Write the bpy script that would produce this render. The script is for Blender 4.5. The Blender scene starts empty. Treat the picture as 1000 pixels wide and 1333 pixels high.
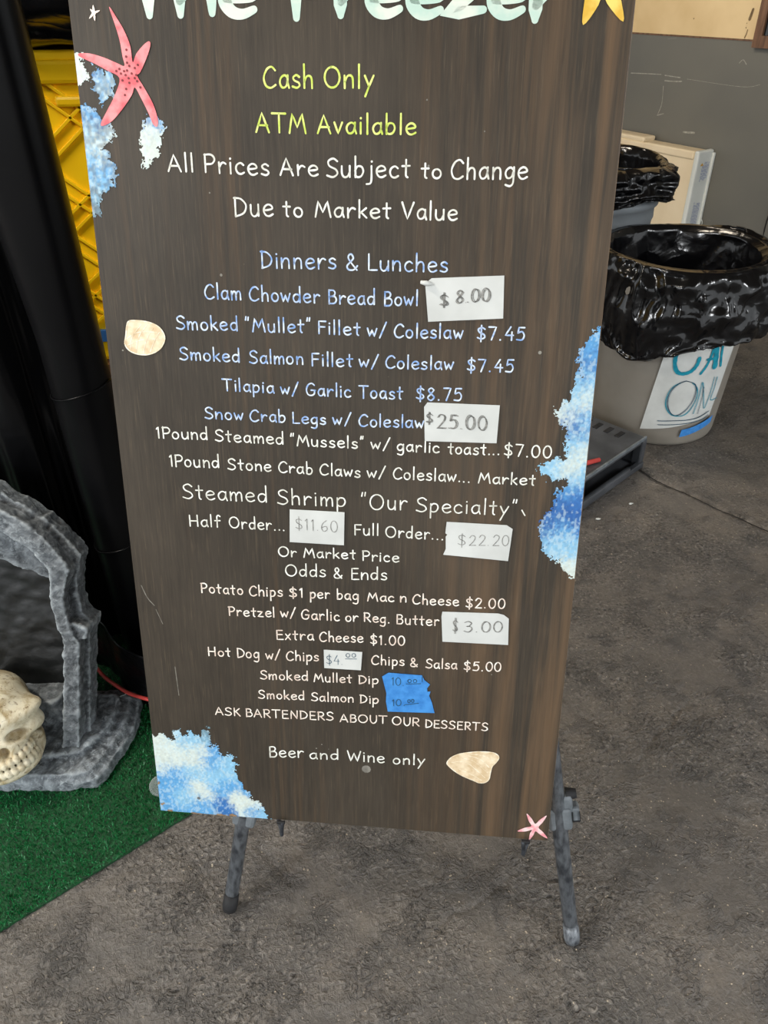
import bpy, bmesh, math, random
import numpy as np
from mathutils import Vector, Matrix, noise
random.seed(7)
C = bpy.context.scene.collection
PI = math.pi

# ---------------------------------------------------------------- camera
cam_data = bpy.data.cameras.new('camera')
cam = bpy.data.objects.new('camera', cam_data)
C.objects.link(cam)
CR = ((0.999844, -0.010182, -0.014420), (0.017653, 0.576715, 0.816755), (0.000000, -0.816882, 0.576804))          # rows: right, up, back axes of the camera in world space
m = Matrix(((CR[0][0], CR[1][0], CR[2][0], 0), (CR[0][1], CR[1][1], CR[2][1], 0), (CR[0][2], CR[1][2], CR[2][2], 1.312), (0, 0, 0, 1)))
cam.matrix_world = m
cam_data.sensor_fit = 'VERTICAL'
cam_data.sensor_height = 24.0
cam_data.lens = 24.0 * 1000.0 / 1333.0
cam_data.clip_start = 0.05
bpy.context.scene.camera = cam

# ---------------------------------------------------------------- world, sun, exposure
world = bpy.data.worlds.new('sky'); bpy.context.scene.world = world
world.use_nodes = True
wn = world.node_tree.nodes; wl_ = world.node_tree.links
bg = wn['Background']
bg.inputs['Color'].default_value = (0.93, 0.97, 1.0, 1)
bg.inputs['Strength'].default_value = 1.35
sun_data = bpy.data.lights.new('sun', 'SUN'); sun_data.energy = 14.0; sun_data.angle = 0.01
sun_data.color = (1.0, 0.96, 0.90)
sun = bpy.data.objects.new('sun', sun_data); C.objects.link(sun)
sun.rotation_euler = Vector((0.55, -0.35, -0.85)).to_track_quat('-Z', 'Y').to_euler()
def lamp(loc, target, sx, sy, watts, col):
    l = bpy.data.lights.new('ceiling_or_fill_lamp', 'AREA'); l.shape = 'RECTANGLE'; l.size = sx; l.size_y = sy; l.energy = watts; l.color = col
    o = bpy.data.objects.new('ceiling_or_fill_lamp', l); C.objects.link(o); o.location = loc
    o.rotation_euler = (Vector(target) - Vector(loc)).to_track_quat('-Z', 'Y').to_euler()
lamp((-.3, 2.8, 2.6), (1.3, 4.2, .8), 1.2, .25, 40, (1.0, .87, .70))      # warm lamps under the roof
lamp((-1.7, .9, 2.55), (-.6, 1.8, .8), 1.0, .25, 42, (1.0, .93, .82))
lamp((-3.1, -1.5, 2.45), (-.3, .8, 0), .7, .7, 70, (.96, .98, 1.0))   # added fill lights in place of daylight openings, casting the leg shadows
lamp((3.2, -1.2, 2.45), (.3, .8, 0), .7, .7, 55, (.96, .98, 1.0))  # second added fill light, from the right
vs = bpy.context.scene.view_settings
vs.view_transform = 'Standard'; vs.look = 'None'; vs.gamma = 1.0; vs.use_curve_mapping = False
vs.exposure = 0.16

# ---------------------------------------------------------------- helpers
def srgb(r, g, b):
    f = lambda c: (c / 255 / 12.92) if c <= 10 else ((c / 255 + .055) / 1.055) ** 2.4
    return (f(r), f(g), f(b), 1)

class NT:
    def __init__(s, name):
        s.m = bpy.data.materials.new(name); s.m.use_nodes = True
        s.n = s.m.node_tree.nodes; s.l = s.m.node_tree.links
        s.b = s.n['Principled BSDF']
    def node(s, t, **k):
        n = s.n.new(t)
        for a, v in k.items():
            if a.startswith('i_'): n.inputs[a[2:].replace('_', ' ')].default_value = v
            else: setattr(n, a, v)
        return n
    def link(s, a, b): s.l.new(a, b)
    def coord(s, scale=(1, 1, 1), kind='Object'):
        tc = s.node('ShaderNodeTexCoord'); mp = s.node('ShaderNodeMapping')
        mp.inputs['Scale'].default_value = scale
        s.link(tc.outputs[kind], mp.inputs['Vector']); return mp.outputs['Vector']
    def noise(s, vec, scale, detail=4, rough=.55, dist=0):
        n = s.node('ShaderNodeTexNoise'); n.inputs['Scale'].default_value = scale
        n.inputs['Detail'].default_value = detail; n.inputs['Roughness'].default_value = rough
        n.inputs['Distortion'].default_value = dist
        s.link(vec, n.inputs['Vector']); return n.outputs['Fac']
    def vor(s, vec, scale, feature='F1'):
        n = s.node('ShaderNodeTexVoronoi', feature=feature); n.inputs['Scale'].default_value = scale
        s.link(vec, n.inputs['Vector']); return n
    def ramp(s, fac, stops):
        r = s.node('ShaderNodeValToRGB'); e = r.color_ramp.elements
        while len(e) < len(stops): e.new(.5)
        for k, (p, c) in enumerate(stops):
            e[k].position = p; e[k].color = c if len(c) == 4 else (*c, 1)
        s.link(fac, r.inputs['Fac']); return r.outputs['Color']
    def mix(s, fac, a, b, mode='MIX'):
        x = s.node('ShaderNodeMix', data_type='RGBA', blend_type=mode)
        for v, i in ((fac, 0), (a, 6), (b, 7)):
            if isinstance(v, (int, float)): x.inputs[i].default_value = v
            elif isinstance(v, tuple): x.inputs[i].default_value = v
            else: s.link(v, x.inputs[i])
        return x.outputs[2]
    def math(s, op, a, b=0.0):
        x = s.node('ShaderNodeMath', operation=op)
        for v, i in ((a, 0), (b, 1)):
            if isinstance(v, (int, float)): x.inputs[i].default_value = v
            else: s.link(v, x.inputs[i])
        return x.outputs[0]
    def bump(s, h, strength=.3, dist=.002, prev=None):
        b = s.node('ShaderNodeBump'); b.inputs['Strength'].default_value = strength
        b.inputs['Distance'].default_value = dist; s.link(h, b.inputs['Height'])
        if prev is not None: s.link(prev, b.inputs['Normal'])
        return b.outputs['Normal']
    def out(s, col=None, rough=None, normal=None, metal=None, spec=None):
        for v, k in ((col, 'Base Color'), (rough, 'Roughness'), (metal, 'Metallic'), (spec, 'Specular IOR Level')):
            if v is None: continue
            if isinstance(v, (int, float, tuple)): s.b.inputs[k].default_value = v
            else: s.link(v, s.b.inputs[k])
        if normal is not None: s.link(normal, s.b.inputs['Normal'])
        return s.m

def two_tone(name, c1, c2, scale=20, rough=.6, bump=.1, bdist=.001, bscale=None, detail=4, stretch=(1, 1, 1), lo=.35, hi=.65, spec=.5, metal=0.0):
    t = NT(name); v = t.coord(stretch)
    f = t.noise(v, scale, detail)
    col = t.ramp(f, [(lo, c1), (hi, c2)])
    n = None
    if bump: n = t.bump(t.noise(v, bscale or scale * 3, 5), bump, bdist)
    return t.out(col, rough, n, metal=metal, spec=spec)

def mesh(name, verts, faces, mat=None, parent=None, smooth=False):
    me = bpy.data.meshes.new(name)
    me.from_pydata([tuple(map(float, v)) for v in verts], [], [tuple(map(int, f)) for f in faces])
    if mat: me.materials.append(mat)
    if smooth: me.polygons.foreach_set('use_smooth', [True] * len(me.polygons))
    me.update()
    o = bpy.data.objects.new(name, me); C.objects.link(o)
    if parent: o.parent = parent
    return o
def from_bm(name, bm, mat=None, parent=None, smooth=False):
    me = bpy.data.meshes.new(name); bm.to_mesh(me); bm.free()
    if mat: me.materials.append(mat)
    if smooth: me.polygons.foreach_set('use_smooth', [True] * len(me.polygons))
    o = bpy.data.objects.new(name, me); C.objects.link(o)
    if parent: o.parent = parent
    return o
def thing(name, label, cat, loc=(0, 0, 0), rotz=0, group=None):
    o = bpy.data.objects.new(name, None); C.objects.link(o); o.empty_display_size = .05
    o.location = loc; o.rotation_euler = (0, 0, rotz); o['label'] = label; o['category'] = cat
    if group: o['group'] = group
    return o
def tag(o, label, cat, group=None):
    o['label'] = label; o['category'] = cat
    if group: o['group'] = group
    return o
def struct(o): o['kind'] = 'structure'; return o

def add_box(bm, lo, hi, bevel=0, mtx=None, segs=2):
    r = bmesh.ops.create_cube(bm, size=1)
    vs_ = r['verts']
    for v in vs_: v.co = Vector([lo[i] + (v.co[i] + .5) * (hi[i] - lo[i]) for i in range(3)])
    if bevel:
        es = {e for v in vs_ for e in v.link_edges}
        rr = bmesh.ops.bevel(bm, geom=list(es), offset=bevel, segments=segs, affect='EDGES', profile=.5)
        vs_ = [v for v in rr['verts']]
        vs_ = list({v for f in rr['faces'] for v in f.verts} | set(vs_))
    if mtx is not None:
        bmesh.ops.transform(bm, matrix=mtx, verts=[v for v in vs_ if v.is_valid])
def box(name, lo, hi, mat, parent=None, bevel=0, mtx=None):
    bm = bmesh.new(); add_box(bm, lo, hi, bevel)
    if mtx is not None: bmesh.ops.transform(bm, matrix=mtx, verts=bm.verts)
    return from_bm(name, bm, mat, parent)
def tube_data(pts, rad, seg=12, cap=True, flat=1.0):
    pts = [Vector(p) for p in pts]; n = len(pts)
    if isinstance(rad, (int, float)): rad = [rad] * n
    V, F = [], []
    ref = None
    for i, p in enumerate(pts):
        t = (pts[min(i + 1, n - 1)] - pts[max(i - 1, 0)]).normalized()
        if ref is None: ref = t.orthogonal().normalized()
        ref = (ref - t * ref.dot(t)).normalized(); b = t.cross(ref)
        for k in range(seg):
            a = 2 * PI * k / seg
            V.append(p + (ref * math.cos(a) + b * math.sin(a) * flat) * rad[i])
    for i in range(n - 1):
        for k in range(seg):
            k2 = (k + 1) % seg
            F.append((i * seg + k, i * seg + k2, (i + 1) * seg + k2, (i + 1) * seg + k))
    if cap:
        F.append(tuple(reversed(range(seg)))); F.append(tuple(range((n - 1) * seg, n * seg)))
    return V, F
def tube(name, pts, rad, mat, parent=None, seg=12, smooth=True, cap=True):
    V, F = tube_data(pts, rad, seg, cap)
    return mesh(name, V, F, mat, parent, smooth)
def lathe(name, prof, mat, parent=None, seg=48, mtx=None, smooth=True, closed=False):
    V, F = [], []
    for r, z in prof:
        for k in range(seg):
            a = 2 * PI * k / seg; V.append(Vector((r * math.cos(a), r * math.sin(a), z)))
    n = len(prof)
    for i in range(n - 1 + (1 if closed else 0)):
        j = (i + 1) % n
        for k in range(seg):
            k2 = (k + 1) % seg
            F.append((i * seg + k, i * seg + k2, j * seg + k2, j * seg + k))
    if not closed: F.append(tuple(reversed(range(seg)))); F.append(tuple(range((n - 1) * seg, n * seg)))
    if mtx is not None: V = [mtx @ v for v in V]
    return mesh(name, V, F, mat, parent, smooth)
def catmull(p, n=6, closed=False):
    p = [np.array(q, float) for q in p]
    if len(p) < 3: return p
    out = []; N = len(p)
    rng = range(N if closed else N - 1)
    for i in rng:
        a = p[(i - 1) % N] if closed else p[max(i - 1, 0)]
        b = p[i]; c = p[(i + 1) % N]
        d = p[(i + 2) % N] if closed else p[min(i + 2, N - 1)]
        for k in range(n):
            t = k / n
            out.append(.5 * (2 * b + (c - a) * t + (2 * a - 5 * b + 4 * c - d) * t * t + (3 * b - a - 3 * c + d) * t ** 3))
    if not closed: out.append(p[-1])
    return out
def ribbon(pts, w, V, F, z=0.0, taper=False):
    """flat brush stroke with round ends appended to V, F in the x-y plane"""
    q = [np.array(p[:2], float) for p in pts]
    k = [q[0]]
    for p in q[1:]:
        if np.hypot(*(p - k[-1])) > 1e-5: k.append(p)
    if len(k) == 1:
        b = len(V); V.append((*k[0], z))
        for i in range(10): V.append((k[0][0] + w * 1.2 * math.cos(i * PI / 5), k[0][1] + w * 1.2 * math.sin(i * PI / 5), z))
        for i in range(10): F.append((b, b + 1 + i, b + 1 + (i + 1) % 10))
        return
    n = len(k); L, R = [], []
    for i, p in enumerate(k):
        t = k[min(i + 1, n - 1)] - k[max(i - 1, 0)]; t = t / (np.hypot(*t) + 1e-9); nn = np.array([-t[1], t[0]])
        ww = w * (1 + .10 * math.sin(p[0] * 420 + p[1] * 330))
        if taper: ww = w * min(1, .58 + 1.6 * i / (n - 1), .52 + 1.6 * (n - 1 - i) / (n - 1))
        L.append(p + nn * ww); R.append(p - nn * ww)
    b = len(V)
    for a, c in zip(L, R): V.append((*a, z)); V.append((*c, z))
    for i in range(n - 1): F.append((b + 2 * i, b + 2 * i + 1, b + 2 * i + 3, b + 2 * i + 2))
    for e, s in ((0, -1), (n - 1, 1)):
        a, c = L[e], R[e]; cen = (a + c) / 2; t = np.array([(a - c)[1], -(a - c)[0]]); t = t / 2 * s
        bb = len(V); ring = []
        for j in range(1, 6):
            an = PI * j / 6
            ring.append(cen + (a - c) / 2 * math.cos(an) + t * math.sin(an))
        ids = [b + 2 * e] + list(range(bb, bb + 5)) + [b + 2 * e + 1]
        for r_ in ring: V.append((*r_, z))
        if s > 0: ids = ids[::-1]
        F.append(tuple(ids))

# value noise on numpy arrays
_rng = np.random.RandomState(3); _tab = _rng.rand(64, 64, 64).astype(np.float32)
def vnoise(x, y, z=0.0):
    x, y, z = np.broadcast_arrays(np.asarray(x, float), np.asarray(y, float), np.asarray(z, float))
    xi, yi, zi = np.floor(x).astype(int), np.floor(y).astype(int), np.floor(z).astype(int)
    fx, fy, fz = x - xi, y - yi, z - zi
    fx, fy, fz = [t * t * (3 - 2 * t) for t in (fx, fy, fz)]
    r = 0
    for a in (0, 1):
        for b in (0, 1):
            for c in (0, 1):
                r = r + _tab[(xi + a) % 64, (yi + b) % 64, (zi + c) % 64] * (fx if a else 1 - fx) * (fy if b else 1 - fy) * (fz if c else 1 - fz)
    return r
def fbm(x, y, z=0.0, o=4):
    s = 0; a = .5
    for i in range(o): s = s + a * vnoise(x * 2 ** i + 17 * i, y * 2 ** i + 5 * i, z * 2 ** i); a *= .5
    return s / (1 - .5 ** o)
def nets(f, lo, hi, h):
    ax = [np.arange(lo[i], hi[i] + h, h) for i in range(3)]
    X, Y, Z = np.meshgrid(*ax, indexing='ij'); v = f(X, Y, Z); s = v < 0
    n = np.array(v.shape) - 1
    acc = np.zeros((*n, 3)); cnt = np.zeros(n)
    offs = [(i, j, k) for i in (0, 1) for j in (0, 1) for k in (0, 1)]
    sl = lambda o: tuple(slice(o[i], o[i] + n[i]) for i in range(3))
    for a in offs:
        for d in range(3):
            if a[d]: continue
            b = tuple(a[i] + (i == d) for i in range(3))
            va, vb = v[sl(a)], v[sl(b)]; m_ = (va < 0) != (vb < 0)
            t = np.where(m_, va / np.where(m_, va - vb, 1), 0)
            for i in range(3): acc[..., i] += np.where(m_, a[i] + (t if i == d else 0), 0)
            cnt += m_
    act = cnt > 0; idx = -np.ones(n, int); idx[act] = np.arange(act.sum())
    g = np.stack(np.meshgrid(*[np.arange(k) for k in n], indexing='ij'), -1)
    P = (g[act] + acc[act] / cnt[act][:, None]) * h + np.array(lo)
    F = []
    for d in range(3):
        e1, e2 = [(1, 2), (2, 0), (0, 1)][d]
        q = [slice(1, n[i]) for i in range(3)]; q[d] = slice(0, n[d])
        a = s[tuple(q)]; q2 = list(q); q2[d] = slice(1, n[d] + 1); b = s[tuple(q2)]
        ids = np.argwhere(a != b); ids = ids + np.array([0 if i == d else 1 for i in range(3)])
        st = s[tuple(ids.T)]
        def c(o1, o2):
            k = ids.copy(); k[:, e1] -= o1; k[:, e2] -= o2; return idx[tuple(k.T)]
        Q = np.stack([c(0, 0), c(1, 0), c(1, 1), c(0, 1)], 1)
        Q[~st] = Q[~st][:, ::-1]
        F.append(Q)
    return P, np.concatenate(F)
def mesh_np(name, P, Fq, mat, parent=None, smooth=True, cols=None):
    me = bpy.data.meshes.new(name); nf = len(Fq)
    me.vertices.add(len(P)); me.vertices.foreach_set('co', np.asarray(P, np.float32).ravel())
    k = Fq.shape[1]
    me.loops.add(nf * k); me.loops.foreach_set('vertex_index', Fq.astype(np.int32).ravel())
    me.polygons.add(nf); me.polygons.foreach_set('loop_start', np.arange(0, nf * k, k, dtype=np.int32))
    me.polygons.foreach_set('loop_total', np.full(nf, k, np.int32))
    me.polygons.foreach_set('use_smooth', np.full(nf, smooth))
    me.update(calc_edges=True); me.validate()
    if cols is not None:
        ca = me.color_attributes.new('paint', 'FLOAT_COLOR', 'POINT')
        ca.data.foreach_set('color', np.asarray(cols, np.float32).ravel())
    me.materials.append(mat)
    o = bpy.data.objects.new(name, me); C.objects.link(o)
    if parent: o.parent = parent
    return o

# measured board lettering and outlines, metres on the board (u right, v up from the lower left corner)
LINES=[('lime',0.00163,[('Cash',0.2151,1.0212,0.2714,1.0205,0.0203),('Only',0.2836,1.0205,0.3385,1.0201,0.0201)]),('lime',0.00163,[('ATM',0.2049,0.9769,0.2619,0.9755,0.0195),('Available',0.2755,0.9755,0.3856,0.974,0.0182)]),('white',0.00157,[('All',0.0984,0.9356,0.129,0.9351,0.0175),('Prices',0.1413,0.9347,0.2178,0.9315,0.019),('Are',0.2311,0.9322,0.2749,0.9309,0.0177),('Subject',0.2841,0.9303,0.3799,0.93,0.0192),('to',0.3928,0.9296,0.4161,0.9294,0.0159),('Change',0.4262,0.9287,0.5116,0.929,0.0195)]),('white',0.00157,[('Due',0.174,0.8874,0.2207,0.8882,0.0205),('to',0.2321,0.8883,0.2558,0.8868,0.0166),('Market',0.2708,0.8875,0.3588,0.8867,0.017),('Value',0.3715,0.8861,0.4352,0.8851,0.0177)]),('blue',0.00145,[('Dinners',0.2031,0.8295,0.2944,0.83,0.0192),('&',0.3054,0.8286,0.3198,0.8288,0.0182),('Lunches',0.3317,0.829,0.4266,0.828,0.0181)]),('blue',0.00145,[('Clam',0.1313,0.7928,0.1774,0.7923,0.0167),('Chowder',0.187,0.7916,0.2736,0.7903,0.0162),('Bread',0.2842,0.7894,0.3414,0.7898,0.0161),('Bowl',0.3516,0.7884,0.3928,0.7895,0.016)]),('blue',0.00145,[('Smoked',0.092,0.7555,0.1711,0.7553,0.0158),('"Mullet"',0.1799,0.7544,0.2631,0.7546,0.0158),('Fillet',0.2706,0.7541,0.323,0.7531,0.0152),('w/',0.3316,0.7526,0.3556,0.7522,0.0155),('Coleslaw',0.3641,0.7513,0.4476,0.7515,0.0156),('$7.45',0.4644,0.7507,0.5214,0.7513,0.0154)]),('blue',0.00145,[('Smoked',0.0935,0.7179,0.1714,0.7168,0.0154),('Salmon',0.183,0.7159,0.2517,0.7158,0.0153),('Fillet',0.2616,0.7145,0.3137,0.7145,0.0154),('w/',0.3212,0.7147,0.346,0.7138,0.015),('Coleslaw',0.354,0.7138,0.4378,0.714,0.015),('$7.45',0.4541,0.7127,0.5105,0.713,0.0149)]),('blue',0.00145,[('Tilapia',0.1465,0.6804,0.2127,0.6786,0.0147),('w/',0.2214,0.6776,0.2448,0.6775,0.0147),('Garlic',0.2542,0.6773,0.3106,0.6762,0.0151),('Toast',0.3214,0.6759,0.376,0.6756,0.0155),('$8.75',0.3927,0.6752,0.4495,0.6761,0.0155)]),('blue',0.00145,[('Snow',0.1204,0.6431,0.1711,0.6424,0.0147),('Crab',0.1798,0.6414,0.2265,0.6416,0.0146),('Legs',0.2351,0.6406,0.2786,0.6404,0.014),('w/',0.2876,0.6407,0.3112,0.6408,0.0145),('Coleslaw',0.3207,0.6393,0.4035,0.64,0.0149)]),('white',0.00139,[('1Pound',0.053,0.6145,0.1225,0.6147,0.015),('Steamed',0.1318,0.6137,0.2228,0.6121,0.0149),('"Mussels"',0.2315,0.6111,0.3284,0.6102,0.0143),('w/',0.3364,0.6099,0.3615,0.6102,0.0142),('garlic',0.3701,0.6091,0.4242,0.6078,0.0142),('toast...',0.435,0.6076,0.5009,0.6081,0.0141),('$7.00',0.5057,0.6073,0.5647,0.6066,0.0155)]),('white',0.00139,[('1Pound',0.0671,0.5764,0.1352,0.5771,0.0159),('Stone',0.1464,0.5753,0.2049,0.5748,0.0148),('Crab',0.2143,0.5742,0.2602,0.5729,0.0147),('Claws',0.2695,0.5728,0.3226,0.5713,0.0146),('w/',0.3313,0.5717,0.3561,0.5718,0.0146),('Coleslaw...',0.3653,0.5712,0.4656,0.5701,0.015),('Market',0.4755,0.5699,0.5476,0.5699,0.0139)]),('white',0.00139,[('Steamed',0.0814,0.5322,0.1978,0.5312,0.0202),('Shrimp',0.2113,0.5297,0.3035,0.5297,0.02),('"Our',0.3234,0.5269,0.3842,0.5291,0.021),('Specialty"',0.3961,0.5274,0.5285,0.5278,0.0192),('`',0.5334,0.5288,0.5383,0.528,0.0106)]),('white',0.00139,[('Half',0.0876,0.4922,0.1313,0.4928,0.0158),('Order...',0.1434,0.4923,0.2208,0.4915,0.0157),('Full',0.3139,0.4903,0.3475,0.4911,0.0149),('Order...',0.3569,0.4892,0.4342,0.4887,0.0154)]),('white',0.00139,[('Or',0.2095,0.4536,0.2349,0.4536,0.0143),('Market',0.245,0.4541,0.3161,0.455,0.0137),('Price',0.3252,0.4535,0.3749,0.4532,0.0141)]),('white',0.00139,[('Odds',0.2186,0.4247,0.2748,0.426,0.0168),('&',0.2854,0.4246,0.2977,0.4253,0.0156),('Ends',0.3095,0.4243,0.3589,0.4265,0.0167)]),('cream',0.00139,[('Potato',0.0964,0.3921,0.1569,0.392,0.0144),('Chips',0.1656,0.3911,0.2131,0.3925,0.0149),('$1',0.2223,0.3919,0.2424,0.3927,0.0142),('per',0.2518,0.3923,0.2797,0.3931,0.0142),('bag',0.2896,0.393,0.3204,0.3932,0.0142),('Mac',0.333,0.3929,0.3694,0.3936,0.0129),('n',0.3775,0.3935,0.3864,0.3938,0.014),('Cheese',0.3948,0.3917,0.4579,0.3926,0.014),('$2.00',0.4676,0.3903,0.5204,0.3921,0.0146)]),('cream',0.00139,[('Pretzel',0.1339,0.358,0.201,0.3594,0.014),('w/',0.2091,0.3599,0.2314,0.3603,0.0145),('Garlic',0.2389,0.3589,0.2929,0.3594,0.0146),('or',0.3011,0.3593,0.3192,0.3601,0.0139),('Reg.',0.3272,0.3604,0.3641,0.3598,0.0138),('Butter',0.3732,0.3595,0.4321,0.3603,0.0144)]),('cream',0.00139,[('Extra',0.2015,0.3239,0.2558,0.3261,0.0149),('Cheese',0.2638,0.3245,0.3261,0.327,0.0148),('$1.00',0.3363,0.3249,0.3854,0.326,0.0148)]),('cream',0.00139,[('Hot',0.0993,0.2904,0.1329,0.291,0.0141),('Dog',0.1424,0.2901,0.1754,0.2912,0.0153),('w/',0.1845,0.2903,0.2065,0.2915,0.0146),('Chips',0.2149,0.2901,0.2622,0.2928,0.0146),('Chips',0.3383,0.2921,0.3852,0.2932,0.0144),('&',0.3931,0.2922,0.4041,0.293,0.0138),('Salsa',0.4154,0.2917,0.4596,0.2932,0.0143),('$5.00',0.4695,0.2915,0.5215,0.2932,0.0143)]),('cream',0.00139,[('Smoked',0.1748,0.2563,0.2459,0.2586,0.0143),('Mullet',0.2546,0.2573,0.3097,0.2599,0.0136),('Dip',0.3195,0.2589,0.3485,0.2606,0.0135)]),('cream',0.00139,[('Smoked',0.1705,0.2231,0.2397,0.2252,0.0139),('Salmon',0.2497,0.2246,0.3126,0.2267,0.0139),('Dip',0.3215,0.2261,0.3488,0.2276,0.0138)]),('cream',0.00139,[('ASK',0.1034,0.1893,0.1413,0.1898,0.0133),('BARTENDERS',0.1499,0.1896,0.2823,0.1929,0.014),('ABOUT',0.2924,0.1914,0.3615,0.1936,0.0134),('OUR',0.3694,0.1924,0.4091,0.1931,0.014),('DESSERTS',0.4178,0.1918,0.5081,0.1927,0.0133)]),('white',0.00157,[('Beer',0.1824,0.1189,0.2355,0.1231,0.019),('and',0.2443,0.1212,0.2892,0.1236,0.0168),('Wine',0.3028,0.123,0.3584,0.1237,0.0181),('only',0.3711,0.1227,0.4187,0.1253,0.0167)]),('mint',0.0075,[('T',0.0679,1.0922,0.1165,1.0916,0.0468),('h',0.1208,1.0915,0.1673,1.0931,0.0439),('e',0.1732,1.0923,0.2097,1.0911,0.0463),('F',0.2484,1.0877,0.2869,1.0873,0.0462),('r',0.2977,1.0892,0.3276,1.0889,0.0459),('e',0.3325,1.0902,0.3671,1.0898,0.0456),('e',0.3761,1.0889,0.4103,1.0885,0.0455),('z',0.412,1.0871,0.4562,1.0914,0.0413),('e',0.4613,1.0871,0.4957,1.0874,0.0452),('r',0.504,1.0824,0.5302,1.0835,0.0451)])]
RED=[(0.0467,1.0989),(0.0512,1.0837),(0.0548,1.0689),(0.0565,1.0525),(0.0576,1.0435),(0.0487,1.0466),(0.035,1.0518),(0.0194,1.0559),(0.007,1.0563),(0.0056,1.0539),(0.0116,1.0508),(0.0235,1.0459),(0.0371,1.0391),(0.0505,1.0314),(0.0431,1.0145),(0.0322,0.999),(0.0234,0.9864),(0.0248,0.9832),(0.0364,0.9879),(0.0506,1.0005),(0.063,1.0144),(0.0674,1.0221),(0.0735,1.0113),(0.0809,0.9957),(0.0852,0.9847),(0.0894,0.9825),(0.0911,0.9894),(0.0872,1.005),(0.0782,1.022),(0.0715,1.0334),(0.0754,1.0373),(0.0839,1.0508),(0.0894,1.0626),(0.0887,1.0671),(0.0825,1.0642),(0.0727,1.0554),(0.0676,1.047),(0.0665,1.0629),(0.0611,1.0777),(0.0552,1.088),(0.0484,1.0988)]
REDDOT=[(0.0618,1.0591),(0.0607,1.0525),(0.0611,1.0465),(0.0633,1.0434),(0.0515,1.0405),(0.0477,1.0384),(0.0528,1.0359),(0.0567,1.0383),(0.058,1.0344),(0.0612,1.0313),(0.0653,1.0359),(0.0684,1.0313),(0.0615,1.0267),(0.0572,1.0206),(0.0551,1.0145),(0.0709,1.0282),(0.0739,1.0221),(0.0695,1.0413),(0.0733,1.0443),(0.0538,1.0292),(0.0603,1.0389),(0.0705,1.0343)]
SHELL1=[(0.0328,0.7645),(0.0447,0.765),(0.058,0.7634),(0.0708,0.7573),(0.0766,0.7468),(0.074,0.7371),(0.0664,0.7288),(0.054,0.7236),(0.0403,0.7233),(0.0288,0.7279),(0.0239,0.736),(0.0265,0.7474),(0.0288,0.7587)]
SHELL2=[(0.4516,0.1328),(0.4575,0.1424),(0.4696,0.15),(0.4868,0.1545),(0.5015,0.1566),(0.5175,0.1565),(0.5251,0.1527),(0.5272,0.1468),(0.5235,0.139),(0.5183,0.1309),(0.5166,0.1201),(0.5149,0.1077),(0.5094,0.1017),(0.5007,0.1003),(0.4917,0.1041),(0.4764,0.1104),(0.4635,0.1185),(0.4544,0.1269)]
SHELL1L=[[(0.0307,0.7296),(0.034,0.7443),(0.0476,0.7606)],[(0.0371,0.7255),(0.0425,0.7445),(0.0542,0.7592)],[(0.0473,0.7251),(0.0524,0.7415),(0.0623,0.7561)],[(0.056,0.7269),(0.0624,0.7401),(0.0703,0.7515)],[(0.027,0.7425),(0.0432,0.7509),(0.0669,0.7514)],[(0.0271,0.7344),(0.0456,0.7413),(0.0729,0.7435)]]
SHELL2L=[[(0.4579,0.1333),(0.4803,0.1352),(0.509,0.1103)],[(0.465,0.143),(0.49,0.1391),(0.5122,0.1197)],[(0.4772,0.1486),(0.4998,0.143),(0.5142,0.1291)],[(0.487,0.1509),(0.5044,0.1494),(0.5196,0.1417)],[(0.4708,0.1222),(0.4887,0.1146),(0.5042,0.1052)]]
PINK=[(0.5748,0.05),(0.5833,0.0407),(0.5889,0.032),(0.5953,0.0406),(0.6046,0.0491),(0.5997,0.0359),(0.5943,0.0257),(0.6016,0.0176),(0.6093,0.0062),(0.5984,0.0117),(0.5904,0.018),(0.5877,0.0102),(0.5821,0.0004),(0.5823,0.0127),(0.5846,0.0199),(0.5755,0.0162),(0.5632,0.0154),(0.5738,0.0232),(0.5833,0.0273),(0.5787,0.0367)]
SMALL=[(0.0286,1.1024),(0.0298,1.0991),(0.0301,1.0965),(0.0323,1.097),(0.0358,1.0971),(0.033,1.0952),(0.031,1.0947),(0.0306,1.095),(0.0309,1.0937),(0.0292,1.0933),(0.0298,1.0932),(0.0299,1.0907),(0.0288,1.0872),(0.0275,1.0905),(0.0278,1.0929),(0.0261,1.0912),(0.0224,1.0894),(0.0244,1.0925),(0.0263,1.0948),(0.0256,1.0962),(0.0247,1.0986),(0.0274,1.0976),(0.0279,1.0966),(0.0274,1.0989)]
YELLOW=[(0.5693,1.1597),(0.5784,1.1427),(0.581,1.1319),(0.5873,1.1321),(0.6039,1.1294),(0.593,1.1198),(0.5874,1.1162),(0.5941,1.1012),(0.5994,1.0794),(0.581,1.096),(0.5751,1.1088),(0.5725,1.0949),(0.5584,1.0769),(0.5579,1.0998),(0.5601,1.1169),(0.5505,1.1233),(0.536,1.1352),(0.555,1.135),(0.5639,1.1326),(0.5637,1.1429)]
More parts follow.
